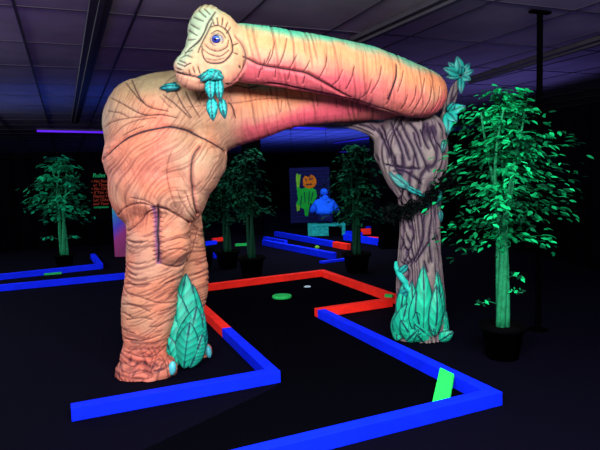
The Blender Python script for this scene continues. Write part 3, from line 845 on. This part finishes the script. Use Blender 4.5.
# vine across the trunk
bm = bmesh.new()
vp = [on_trunk(x, y, .02)[0] for x, y in catmull([(398, 262), (399, 270), (404, 279), (410, 290), (418, 303)], 5)]
tube(bm, vp, [0.010 + 0.018 * math.sin(math.pi * (i + .6) / (len(vp) + .3)) for i in range(len(vp))], 10)
mv = new_mat('teal vine paint', (0.015, 0.5, 0.38), 0.6, 0.2, var=0.3, vscale=20)
bm_obj('vine', bm, mv, tree_s, True)
leaf(tree_s, on_trunk(402, 273, .03)[0], on_trunk(407, 263, .04)[0], 8 * k_, (0, -1, .2), nv=0, teal=(0.015, .4, .33), nu=16, nw=8)
leaf(tree_s, on_trunk(409, 291, .03)[0], on_trunk(400, 296, .04)[0], 9 * k_, (0, -1, .2), nv=0, teal=(0.01, .3, .26), nu=16, nw=8)
# spray of leaves under the fork
for (bx, by, tx, ty, wd, tl_) in ((408, 186, 388, 171, 11, (0.02, .22, .18)), (412, 186, 440, 207, 7, (0.01, .27, .22)), (428, 199, 421, 213, 9, (0.01, .27, .22)),
                              (434, 203, 439, 187, 10, (0.01, .30, .26)), (420, 192, 404, 184, 6, (0.01, .34, .28)), (442, 210, 446, 222, 5, (0.01, .3, .22)), (442, 140, 441, 153, 6, (0.06, .25, .2))):
    leaf(tree_s, on_trunk(bx, by, .03)[0], on_trunk(tx, ty, .03)[0], wd * k_, (0.1, -1, .2), nv=3, teal=tl_, bend=.05, thick=.015)
# star of leaves at the tip of the side branch, and the lower fan
tp = P(460, 76, 5.1)
for (tx, ty, wd, dy) in ((443, 68, 10, -.05), (448, 62, 9, -.02), (457, 56, 11, -.03), (470, 63, 8, -.02), (474, 70, 8, -.03), (471, 80, 9, -.04), (461, 94, 8, -.05), (446, 77, 8, -.02), (462, 66, 8, -.07)):
    t_ = P(tx, ty, 5.08 + dy)
    leaf(tree_s, tp + (t_ - tp) * .08 + Vector((0, -.03, 0)), t_, wd * k_, (0, -1, .2), nv=0, teal=(0.008, .24, .19), bend=.1, nu=18, nw=8)
tp = P(447, 112, 5.08)
for (tx, ty, wd) in ((466, 106, 11), (457, 122, 12), (448, 135, 11), (455, 102, 8)):
    t_ = P(tx, ty, 5.0)
    leaf(tree_s, tp + Vector((0, -.02, 0)), t_, wd * k_, (0, -1, .2), nv=0, teal=(0.010, .40, .31), bend=.1, nu=18, nw=8)

# dark wreath wound around the trunk where it forks
random.seed(5)
def tuft_wreath():
    V, Fc = [], []
    for i in range(2000):
        t = random.random()
        a = random.uniform(0, 2 * math.pi)
        ctr = P(419, 196, 5.05)
        rr = 0.265 + random.uniform(-.05, .055)
        p = ctr + Vector((math.sin(a) * rr, -math.cos(a) * rr, 0.14 * math.sin(a) - .03 + .09 * max(0, math.sin(a)) + random.uniform(-.06, .06)))
        d = Vector((random.uniform(-1, 1), random.uniform(-1, 1), random.uniform(-1, 1))).normalized() * random.uniform(.03, .06)
        s_ = d.cross(Vector((random.uniform(-1, 1), random.uniform(-1, 1), 1))).normalized() * 0.012
        n = len(V)
        V += [p, p + d * .5 + s_, p + d, p + d * .5 - s_]; Fc.append((n, n + 1, n + 2, n + 3))
    me = bpy.data.meshes.new('garland'); me.from_pydata([tuple(v) for v in V], [], Fc); me.update()
    return link('garland', me, new_mat('dark garland', (0.0015, 0.004, 0.0035), 0.8, 0.05, var=0.5, vscale=30))
gl = tuft_wreath()
tag(gl, 'dark leafy garland wound round the painted tree trunk below its fork', 'garland')

# ------------------------------------------------------------------ artificial potted trees
def foliage_mesh(c, spread, zlo, zhi, nbr, nlf, size, cols, seed, droop=0.35, top=0.35, bare=0.04, trunk_r=0.03, tiers=0):
    rnd = random.Random(seed)
    V, Fc, C = [], [], []
    H = zhi - zlo
    for b in range(nbr):
        if b < 0.7*nbr: t = (b + rnd.random()) / (0.7*nbr)
        else: t = rnd.random()
        if tiers: t = (round(t * tiers) + rnd.uniform(-.22, .22)) / tiers
        t = min(1, max(0, t))
        prof = (1 - abs(2 * t - 0.75) ** 2.2 * .55) if t < .75 else max(top, 1 - ((t - .6) / .4) ** 1.6 * .8)
        prof = max(prof, .25)
        a = rnd.uniform(0, 2 * math.pi)
        ln = spread * prof * (rnd.uniform(.78, 1.12) if b % 3 else rnd.uniform(.35, .75))
        z0 = zlo + H * t * .93
        el = rnd.uniform(.0, .5) + t * .7 - .1
        dr = Vector((math.cos(a), math.sin(a), 0))
        colr = rnd.random() ** 1.5
        for k in range(nlf):
            u = bare + (1 - bare) * (k + rnd.random()) / nlf
            p = c + dr * (ln * u * math.cos(el * .6)) + Vector((0, 0, z0 - 0 + ln * u * math.sin(el) * .55 - droop * ln * u * u * u))
            p += Vector((rnd.gauss(0, .03), rnd.gauss(0, .03), rnd.gauss(0, .022)))
            if p.z > zhi + .02: p.z = zhi - rnd.random() * .1
            th = a + rnd.uniform(-1.3, 1.3)
            d = Vector((math.cos(th), math.sin(th), rnd.uniform(-.65, .15))).normalized()
            L_ = size * rnd.uniform(.65, 1.15)
            up_ = Vector((rnd.gauss(0, .45), rnd.gauss(0, .45), 1))
            s_ = d.cross(up_).normalized(); n_ = s_.cross(d).normalized()
            wv = L_ * .24
            n = len(V)
            V += [p, p + d * L_ * .35 + s_ * wv, p + d * L_ * .35 - n_ * L_ * .05, p + d * L_ * .35 - s_ * wv,
                  p + d * L_ * .72 + s_ * wv * .7 - n_ * .03 * L_, p + d * L_ * .72 - n_ * L_ * .08, p + d * L_ * .72 - s_ * wv * .7 - n_ * .03 * L_, p + d * L_ - n_ * L_ * .15]
            Fc += [(n, n + 1, n + 2), (n, n + 2, n + 3), (n + 1, n + 4, n + 5, n + 2), (n + 2, n + 5, n + 6, n + 3), (n + 4, n + 7, n + 5), (n + 5, n + 7, n + 6)]
            q = min(1, max(0, colr + rnd.uniform(-.25, .25)))
            cc = [cols[0][i] * (1 - q) + cols[1][i] * q for i in range(3)]
            C += [cc] * 8
    me = bpy.data.meshes.new('foliage'); me.from_pydata([tuple(v) for v in V], [], Fc); me.update()
    set_col(me, np.array(C))
    return me
def potted_tree(x, y, label, height, zlo, spread, nbr, nlf, size, cols, seed, stems=4, stem_m='stem', stem_r=0.022, pot_r=0.15, pot_h=0.28, group='potted artificial trees', tiers=0, sub=(), **kw):
    root = empty('potted_tree', (x, y, 0)); tag(root, label, 'artificial tree', group)
    c_ = Vector((x, y, 0))
    bm = bmesh.new()
    lathe(bm, [(0, 0.0), (pot_r * .72, 0.0), (pot_r * .95, pot_h * .85), (pot_r * 1.08, pot_h * .86), (pot_r * 1.1, pot_h), (pot_r * 1.0, pot_h), (pot_r * .93, pot_h * .86), (0, pot_h * .84)], x, y, 0.001, 28)
    bm_obj('pot', bm, M['pot'], root, True)
    bm = bmesh.new()
    lathe(bm, [(pot_r * .9, pot_h * .85), (pot_r * .6, pot_h * .93), (0, pot_h * .96)], x, y, 0.001, 20)
    bm_obj('soil', bm, M['soil'], root, True)
    rnd = random.Random(seed)
    for s_ in range(stems):
        a0 = 2 * math.pi * s_ / stems + rnd.random()
        bm = bmesh.new(); pts = []; rs = []
        for i in range(15):
            t = i / 14
            a = a0 + t * 2.6
            rr = stem_r * (1.35 - .5 * t) + max(0, t - .5) * .28
            pts.append((x + math.cos(a) * rr, y + math.sin(a) * rr, pot_h * .85 + (height * .93 - pot_h) * t)); rs.append(stem_r * (1.0 - .72 * t))
        tube(bm, pts, rs, 9)
        bm_obj('stem', bm, M[stem_m], root, True)
    fo = link('foliage', foliage_mesh(c_, spread, zlo, height, nbr, nlf, size, cols, seed, tiers=tiers, **kw), M['ficus'], root)
    # low side twigs
    for (dx, dz0, L_) in sub:
        bm = bmesh.new()
        tube(bm, [(x, y, dz0), (x + dx * .5, y - .05, dz0 + .05), (x + dx, y - .1, dz0 + .04)], 0.004, 6)
        bm_obj('twig', bm, M[stem_m], root, True)
        V, Fc, C = [], [], []
        for i in range(9):
            u = .45 + .6 * i / 9
            p = Vector((x + dx * u, y - .1 * u, dz0 + .05 + rnd.uniform(-.01, .02)))
            d = Vector((rnd.uniform(-1, 1), rnd.uniform(-1, .2), rnd.uniform(-.6, .5))).normalized() * L_
            s_ = d.cross(Vector((0, -1, .3))).normalized() * L_ * .25; n = len(V)
            V += [p, p + d * .5 + s_, p + d, p + d * .5 - s_]; Fc.append((n, n + 1, n + 2, n + 3)); C += [list(cols[i % 2])] * 4
        me = bpy.data.meshes.new('foliage'); me.from_pydata([tuple(v) for v in V], [], Fc); me.update(); set_col(me, np.array(C))
        link('foliage', me, M['ficus'], root)
    return root
g = G(508, 362)
potted_tree(g.x, g.y + .12, 'large bright green artificial ficus in a black pot right of the tree trunk sculpture', 2.14, 0.98, 0.60, 150, 17, 0.068,
            ((0.001, 0.028, 0.012), (0.004, 0.46, 0.13)), 11, stems=5, stem_r=0.026, pot_r=0.17, pot_h=0.27, tiers=9, sub=((-.25, .42, .05), (.12, .62, .06), (.12, .5, .05)))
g = G(65, 268)
potted_tree(g.x, g.y, 'lone glowing green artificial tree by the black drape at the far left', 1.98, 0.92, 0.60, 80, 13, 0.11,
            ((0.002, 0.04, 0.02), (0.004, 0.36, 0.15)), 21, stems=3, stem_r=0.035, pot_r=0.17, pot_h=0.25, tiers=6, sub=((-.3, .5, .08), (.35, .5, .08)))
UNLIT_G = ((0.001, 0.018, 0.010), (0.003, 0.085, 0.035))  # leaf colours lowered to stand for the dim light on these trees
for (px_, py_, ht, zl, sp, sd, lab) in ((252, 276, 1.95, .95, .44, 31, 'green artificial tree coloured as unlit, right of the dinosaur thigh, nearest of the middle group'),
                                    (228, 268, 1.72, .8, .42, 32, 'green artificial tree coloured as unlit, half hidden between its neighbours behind the thigh'),
                                    (203, 267, 1.75, .8, .42, 33, 'green artificial tree coloured as unlit, touching the edge of the dinosaur thigh')):
    g = G(px_, py_)
    potted_tree(g.x, g.y, lab, ht, zl, sp, 85, 14, 0.085, UNLIT_G, sd, stems=3, stem_m='stem_unlit', stem_r=0.032, pot_r=0.2, pot_h=0.3)
g = G(357, 272)
potted_tree(g.x, g.y, 'green artificial tree coloured as unlit, left of the trunk sculpture, in front of the seated person', 2.0, .8, .52, 100, 14, 0.085, UNLIT_G, 34, stems=4, stem_m='stem_unlit', stem_r=0.032, pot_r=0.21, pot_h=0.3)

# ------------------------------------------------------------------ columns and pole
def column(px0, px1, Yc, name, label, z1=CZ - .003):
    a = P(px0, 200, Yc); b = P(px1, 200, Yc); wd = b.x - a.x
    bm = bmesh.new(); box(bm, 0, 0, z1 / 2, wd, wd, z1 - .002, 0, .01)
    box(bm, 0, 0, .05, wd + .03, wd + .03, .1, 0, .005)
    o = bm_obj(name, bm, M['black']); o.location = ((a.x + b.x) / 2, Yc, 0); tag(o, label, 'column')
column(379, 396, 11.2, 'column', 'black square column just left of the painted tree trunk')
column(244, 262, 15.0, 'column', 'black square column above the middle potted trees')
pp = G(540, 10, CZ)
bm = bmesh.new(); lathe(bm, [(0, .002), (.09, .002), (.09, .012), (.026, .02), (.026, CZ - .03), (.026, CZ - .02), (0, CZ - .02)], pp.x, pp.y, 0, 16)
box(bm, pp.x, pp.y, CZ - .02, .22, .05, .02, YAW)
po = bm_obj('support_pole', bm, M['black_metal']); tag(po, 'thin black steel pole rising to the ceiling behind the large ficus', 'pole')

# ------------------------------------------------------------------ ceiling lights
def tube_light(x0, y0, x1, y1, m, label, dz=.06, rad=.02):
    a = G(x0, y0, CZ - dz); b = G(x1, y1, CZ - dz)
    root = empty('tube_light', ((a + b) / 2)); tag(root, label, 'tube light', 'tube lights on the ceiling')
    bm = bmesh.new(); d = b - a; c_ = (a + b) / 2
    box(bm, c_.x, c_.y, CZ - .021, d.length, .09, .04, math.atan2(d.y, d.x)); bm_obj('housing', bm, M['grid'], root)
    bm = bmesh.new(); tube(bm, [a, b], rad, 12); bm_obj('lamp', bm, m, root, True)
tube_light(37, 130.8, 104, 132.2, M['tube'], 'long violet tube light left of the dinosaur shoulder', rad=.03)
tube_light(293, 127.5, 326, 128.5, M['tube_blue'], 'blue tube light seen just below the dinosaur neck', rad=.035)
M['tube_dim'] = new_mat('dim blue tube', (0.02, 0.02, 0.3), 0.4, 0.2, var=0.02, emit=(0.03, 0.02, 0.8), estr=0.3)
tube_light(335, 143, 372, 137.5, M['tube_dim'], 'dim blue tube light near the branch tip of the trunk', rad=.03)
tube_light(340, 152, 352, 151.5, M['tube_dim'], 'short blue tube light far back above the right rear tree', rad=.03)

# ------------------------------------------------------------------ boards and banner
def text(name, s, size, loc, m, parent, rz=0.0, shear=.25):
    cu = bpy.data.curves.new(name, 'FONT'); cu.body = s; cu.size = size; cu.shear = shear; cu.extrude = .002; cu.offset = size * .012
    o = bpy.data.objects.new(name, cu); COL.objects.link(o)
    dg = bpy.context.evaluated_depsgraph_get(); dg.update()
    me = bpy.data.meshes.new_from_object(o.evaluated_get(dg)); bpy.data.objects.remove(o)
    me.transform(Matrix.Translation(loc) @ Matrix.Rotation(rz, 4, 'Z') @ Matrix.Rotation(math.pi / 2, 4, 'X'))
    return link(name, me, m, parent)
YB = 12.0
a = P(88, 162, YB); b = P(128, 218, YB)
board = empty('rules_board', ((a.x + b.x) / 2, YB, 0)); tag(board, 'black rules board with green heading and red lines, left of the dinosaur', 'sign')
bm = bmesh.new(); box(bm, (a.x + b.x) / 2, YB + .02, (a.z + b.z) / 2, b.x - a.x, .03, a.z - b.z, 0, .004)
for sx in (a.x + .06, b.x - .06): box(bm, sx, YB + .03, b.z / 2 + .001, .04, .03, b.z, 0, 0)
bm_obj('panel', bm, M['black'], board)
text('lettering', 'Rules of', .125, P(92.5, 177.5, YB - .005), M['textgreen'], board)
for i, s in enumerate(('• No Running', 'or Throwing', '• No Climbing', '• If You Are Not', 'Playing Please', 'Let Others Go', 'and Your Turn')):
    text('lettering', s, .09, P(91 if s[0] == '•' else 93, 182.8 + i * 3.75, YB - .005), M['textred'], board)
text('lettering', 'compasses', .075, P(93.5, 208.3, YB - .005), M['textgreen'], board)

# rainbow board, mostly hidden by the thigh
a = P(112, 204, 11.0); b = P(146, 241, 11.0); b.z = .002
bm = bmesh.new(); box(bm, (a.x + b.x) / 2, 11.0, (a.z + max(b.z, .02)) / 2, b.x - a.x, .04, a.z - max(b.z, .02), 0, .004)
rm = bpy.data.materials.new('rainbow print'); rm.use_nodes = True; nt = rm.node_tree
tcn = nt.nodes.new('ShaderNodeTexCoord'); mp = nt.nodes.new('ShaderNodeMapping'); cr = nt.nodes.new('ShaderNodeValToRGB'); sp_ = nt.nodes.new('ShaderNodeSeparateXYZ')
nt.links.new(tcn.outputs['Generated'], mp.inputs[0]); mp.inputs['Rotation'].default_value = (0, .5, 0); nt.links.new(mp.outputs[0], sp_.inputs[0]); nt.links.new(sp_.outputs['Z'], cr.inputs[0])
el = cr.color_ramp.elements
el[0].position = .0; el[0].color = (.25, .02, .12, 1); el[1].position = 1; el[1].color = (.02, .3, .12, 1)
for p_, c_ in ((.25, (.35, .02, .2, 1)), (.45, (.06, .04, .6, 1)), (.65, (.02, .2, .6, 1)), (.82, (.02, .4, .3, 1))):
    e = el.new(p_); e.color = c_
nt.links.new(cr.outputs[0], nt.nodes['Principled BSDF'].inputs['Base Color'])
rb_o = bm_obj('painted_board', bm, rm); tag(rb_o, 'rainbow coloured board half hidden behind the dinosaur thigh', 'board')

# banner with a generic robed figure
YM = 15.5
a = P(289, 168, YM); b = P(331, 222, YM)
ban = empty('banner', ((a.x + b.x) / 2, YM, 0)); tag(ban, 'dark blue hanging banner with a green figure and an orange head', 'banner')
bm = bmesh.new(); box(bm, (a.x + b.x) / 2, YM + .02, (a.z + b.z) / 2, b.x - a.x, .02, a.z - b.z)
bm_obj('cloth', bm, M['navy'], ban)
for sx in (a.x + .08, b.x - .08):
    bm = bmesh.new(); tube(bm, [(sx, YM + .02, a.z - .01), (sx, YM + .02, CZ - .001)], .006, 6); bm_obj('cord', bm, M['black_metal'], ban)
bm = bmesh.new()
for i in range(14):
    z = b.z + (a.z - b.z) * (i + .5) / 14
    box(bm, (a.x + b.x) / 2, YM + .006, z, (b.x - a.x) * .96, .006, .012)
bm_obj('printed_lines', bm, M['navyline'], ban)
def flat(name, pts, m, dy=0.0):
    bm = bmesh.new(); vs = [bm.verts.new(P(x, y, YM - dy)) for x, y in pts]; bm.faces.new(vs)
    r = bmesh.ops.extrude_face_region(bm, geom=list(bm.faces)); bmesh.ops.translate(bm, vec=(0, .004, 0), verts=[v for v in r['geom'] if isinstance(v, bmesh.types.BMVert)])
    return bm_obj(name, bm, m, ban)
flat('printed_robe', [(301, 189), (306, 187.5), (312, 187.5), (316, 190), (317, 196), (313, 204), (310, 203), (309, 210), (308, 216), (305, 216), (304, 209), (300, 207), (297, 211), (296, 205), (298, 199), (297, 193)], M['figgreen'], .01)
for pts in ([(304, 192), (304.8, 192), (305.5, 203), (304.7, 203)], [(309, 191), (309.8, 191), (309, 204), (308.2, 204)], [(301, 196), (302, 196), (301, 206), (300.2, 206)], [(312.5, 192), (313.4, 192.5), (311.5, 201), (310.8, 201)]):
    flat('printed_fold', pts, M['navy'], .018)
for pts in ([(305, 178), (307, 180), (306.6, 180.8), (304.6, 179)], [(309, 179), (313, 178), (313.2, 179), (309.2, 180)], [(306, 184), (312, 183.5), (312, 184.6), (306, 185)], [(309.5, 175.5), (310.3, 175.5), (309.8, 178), (309, 178)]):
    flat('printed_line', pts, M['navy'], .02)
flat('printed_torch', [(296, 176), (297, 173), (299, 175), (301, 174), (300, 180), (299, 189), (298, 193), (297, 188), (296, 181)], M['figyellow'], .012)
flat('printed_arm', [(296.5, 188), (299, 187), (303, 191), (302, 194), (298, 195)], M['figgreen'], .013)
flat('printed_feet', [(296, 204), (300, 206), (300, 210), (297, 211.5)], M['figyellow'], .013)
flat('printed_head', [(303, 179), (305, 175.5), (308, 177), (311, 174.5), (314, 176), (316, 179), (316.5, 184), (314, 187), (310, 188.5), (306, 188), (303, 185)], M['figorange'], .014)

# ------------------------------------------------------------------ bench and seated person
YP = 14.0
a = P(308, 223, YP)
def px_at(x, y, Yq=YP): return P(x, y, Yq)
l_, r_ = P(308, 237, YP).x, P(345, 237, YP).x
hb = P(320, 223.5, YP).z
bench = empty('bench', ((l_ + r_) / 2, YP, 0)); tag(bench, 'low turquoise speckled bench under the seated person', 'bench')
bm = bmesh.new(); box(bm, (l_ + r_) / 2, YP, hb - .03, r_ - l_, .45, .06, 0, .008); bm_obj('bench_top', bm, M['turq'], bench)
bm = bmesh.new(); m_ = l_ + (r_ - l_) * .55
box(bm, (l_ + m_) / 2, YP, (hb - .06) / 2 + .001, m_ - l_, .42, hb - .065, 0, .008); bm_obj('side_block', bm, M['turq'], bench)
bm = bmesh.new(); box(bm, r_ - .045, YP, (hb - .06) / 2 + .001, .09, .42, hb - .065, 0, .008); bm_obj('leg', bm, M['turq'], bench)
bm = bmesh.new(); box(bm, (m_ + r_ - .09) / 2, YP - .05, (hb - .06) / 2 + .001, r_ - .095 - m_, .3, hb - .07, 0, .004); bm_obj('opening_shade', bm, M['black'], bench)  # black block stands in for the shade inside the bench opening

def skin_body(name, joints, edges, m, parent, sub=2):
    me = bpy.data.meshes.new(name); me.from_pydata([j[:3] for j in joints], edges, []); me.update()
    o = bpy.data.objects.new('tmp', me); COL.objects.link(o)
    o.modifiers.new('s', 'SKIN'); 
    for i, j in enumerate(joints): me.skin_vertices[0].data[i].radius = (j[3], j[3] if len(j) < 5 else j[4])
    me.skin_vertices[0].data[0].use_root = True
    sm = o.modifiers.new('u', 'SUBSURF'); sm.levels = sub
    dg = bpy.context.evaluated_depsgraph_get(); dg.update()
    out = bpy.data.meshes.new_from_object(o.evaluated_get(dg)); bpy.data.objects.remove(o)
    out.polygons.foreach_set('use_smooth', [True] * len(out.polygons))
    return link(name, out, m, parent)
bx_ = P(325, 223, YP).x; by_ = YP - .02; sz = hb
per = empty('person', (bx_, by_, sz)); tag(per, 'person in a bright blue hooded top sitting on the turquoise bench, seen from behind', 'person')
def j(x, y, z, r, r2=None): return (bx_ + x, by_ + y, sz + z + .035, r) if r2 is None else (bx_ + x, by_ + y, sz + z + .035, r, r2)
J = [j(0, 0, .12, .15, .12), j(0, .02, .30, .14, .11), j(0, .05, .48, .16, .11), j(0, .09, .58, .07), j(0, .12, .64, .055),
     j(.15, .06, .50, .07), j(.24, .12, .33, .048), j(.20, .34, .22, .035), j(-.15, .06, .50, .07), j(-.24, .12, .33, .048), j(-.20, .34, .22, .035),
     j(.09, .06, .08, .10), j(.12, .46, .09, .075), j(.12, .48, -.28, .045), j(.12, .60, -hb + .01, .035),
     j(-.09, .06, .08, .10), j(-.12, .46, .09, .075), j(-.12, .48, -.28, .045), j(-.12, .60, -hb + .01, .035)]
Ed = [(0, 1), (1, 2), (2, 3), (3, 4), (2, 5), (5, 6), (6, 7), (2, 8), (8, 9), (9, 10), (0, 11), (11, 12), (12, 13), (13, 14), (0, 15), (15, 16), (16, 17), (17, 18)]
pb = skin_body('body', J, Ed, M['person'], per)
J2 = [j(0, -.01, .15, .27, .18), j(0, .01, .30, .25, .17), j(0, .05, .46, .21, .155), j(0, .08, .57, .11, .10),
      j(.19, .06, .46, .11), j(.32, .12, .28, .085), j(.24, .33, .22, .05), j(-.19, .06, .46, .11), j(-.32, .12, .28, .085), j(-.24, .33, .22, .05)]
skin_body('hooded_top', J2, [(0, 1), (1, 2), (2, 3), (2, 4), (4, 5), (5, 6), (2, 7), (7, 8), (8, 9)], M['cloth'], per)
J3 = [j(0, .06, .09, .17, .11), j(.11, .10, .09, .11), j(.12, .46, .10, .09), j(.12, .49, -.25, .065), j(.12, .50, -.36, .06), j(-.11, .10, .09, .11), j(-.12, .46, .10, .09), j(-.12, .49, -.25, .065), j(-.12, .50, -.36, .06)]
skin_body('trousers', J3, [(0, 1), (1, 2), (2, 3), (3, 4), (0, 5), (5, 6), (6, 7), (7, 8)], M['trousers'], per)
bm = bmesh.new(); ellipsoid(bm, (bx_, by_ + .14, sz + .74), (.082, .10, .115)); ellipsoid(bm, (bx_ + .085, by_ + .15, sz + .73), (.012, .022, .032)); ellipsoid(bm, (bx_ - .085, by_ + .15, sz + .73), (.012, .022, .032))
ellipsoid(bm, (bx_, by_ + .245, sz + .72), (.014, .02, .025))
bm_obj('head', bm, M['person'], per, True)
bm = bmesh.new(); ellipsoid(bm, (bx_, by_ + .10, sz + .78), (.098, .11, .095)); ellipsoid(bm, (bx_, by_ + .03, sz + .62), (.12, .08, .09))
bm_obj('hood', bm, M['cloth'], per, True)
# hands
for s_ in (-1, 1):
    Jh = [j(s_ * .20, .36, .21, .034, .02), j(s_ * .18, .41, .19, .036, .018)]
    Eh = [(0, 1)]
    for q in range(4):
        n = len(Jh); x_ = s_ * .18 + (q - 1.5) * .020
        Jh += [j(x_, .445, .18, .011), j(x_, .475 + .006 * (q in (1, 2)), .165, .010), j(x_, .485, .145, .009)]; Eh += [(1, n), (n, n + 1), (n + 1, n + 2)]
    n = len(Jh); Jh += [j(s_ * .15, .40, .185, .011), j(s_ * .14, .43, .17, .010)]; Eh += [(0, n), (n, n + 1)]
    skin_body('hand', Jh, Eh, M['person'], per, 1)

# ------------------------------------------------------------------ small things on the course
g = G(282, 298)
bm = bmesh.new(); lathe(bm, [(0, .001), (.115, .001), (.12, .006), (.12, .028), (.113, .034), (.06, .030), (0, .030)], 0, 0, 0, 40)
o = bm_obj('putting_disc', bm, M['dimgreen'], None, True); o.location = (g.x, g.y, .002); tag(o, 'round flat green disc lying on the black putting surface', 'disc')
g = G(307.5, 287)
bm = bmesh.new(); lathe(bm, [(.028, .001), (.045, .001), (.046, .006), (.040, .008), (.028, .004), (.028, .001)], 0, 0, 0, 24)
o = bm_obj('hole_rim', bm, M['white']); o.location = (g.x, g.y, .002); tag(o, 'small pale golf hole rim beside the green disc', 'golf hole')
# green board leaning on the rail
def slab(name, pb0, pb1, pt0, pt1, th, m):
    n = (pb1 - pb0).cross(pt0 - pb0).normalized() * th
    bm = bmesh.new(); v = [bm.verts.new(p) for p in (pb0, pb1, pt1, pt0, pb0 + n, pb1 + n, pt1 + n, pt0 + n)]
    for f in ((0, 1, 2, 3), (4, 7, 6, 5), (0, 4, 5, 1), (1, 5, 6, 2), (2, 6, 7, 3), (3, 7, 4, 0)): bm.faces.new([v[i] for i in f])
    return bm, n
n7 = Vector((d7.y, -d7.x, 0))          # towards the inside of the lane
if n7.x > 0: n7 = -n7
q0 = isect(r7a, c8, Vector((0, 0, 0)), P(446, 380, 3)); q0.z = 0; q0 = q0 + d7 * .13
edge7 = q0 + n7 * .093
hw = d7 * .036
tl_ = edge7 + Vector((0, 0, .125)); bo = edge7 + n7 * .10 - Vector((0, 0, 0))
tl_ = edge7 + n7 * (-.002) + Vector((0, 0, .12))
bot = G(440, 411); hw = d7 * .075
r_ = ray(448, 373); pn = n7.normalized(); t_ = (Vector((edge7.x, edge7.y, 0)) - Vector((0, 0, 0))).dot(pn) / Vector((r_.x, r_.y, 0)).dot(pn)
tl_ = CAM + r_ * t_ + n7 * .004
bm, nn = slab('x', bot - hw, bot + hw, tl_ - hw, tl_ + hw, .02, None)
lb = bm_obj('leaning_board', bm, M['green']); tag(lb, 'short bright green board leaning inside the right front blue corner', 'board')
for (s1, t1) in ((-.5, .75), (.55, .85), (.5, .3)):
    bm = bmesh.new(); p = bot + (tl_ - bot) * t1 + hw * s1
    ellipsoid(bm, p + nn.normalized() * (0 if nn.y < 0 else -.0), (.004, .004, .004), seg=8, rings=6)
    bm_obj('screw', bm, M['black_metal'], lb)
# green wedge on the red rail by the trunk, and strip on the left rail
g = G(389.5, 297.5, .092)
bm = bmesh.new(); box(bm, 0, 0, .016, .09, .05, .03, 0, .004)
o = bm_obj('green_block', bm, M['dimgreen']); o.location = (g.x, g.y + .03, .0905); o.rotation_euler = (0, 0, -.5); tag(o, 'small green block on the red rail beside the painted trunk', 'block')
g = G(52, 274.3, .10)
bm = bmesh.new(); box(bm, 0, 0, .014, .25, .06, .026, 0, .004)
o = bm_obj('green_block', bm, M['dimgreen']); o.location = (g.x, g.y + .03, .0905); o.rotation_euler = (0, 0, YAW); tag(o, 'green strip lying on the far left blue rail under the lone tree', 'block')
g = G(241, 246)
bm = bmesh.new(); box(bm, 0, 0, .03, .25, .08, .055, 0, .004)
o = bm_obj('green_block', bm, M['dimgreen']); o.location = (g.x, g.y, .0); tag(o, 'green strip on the floor behind the middle potted trees', 'block')
g = G(317, 249)
bm = bmesh.new(); ellipsoid(bm, (0, 0, .04), (.05, .05, .04), seg=16, rings=10)
o = bm_obj('golf_ball', bm, M['figyellow'], None, True); o.location = (g.x, g.y - .06, .0); tag(o, 'small yellow green ball by the end of the near back rail', 'ball')
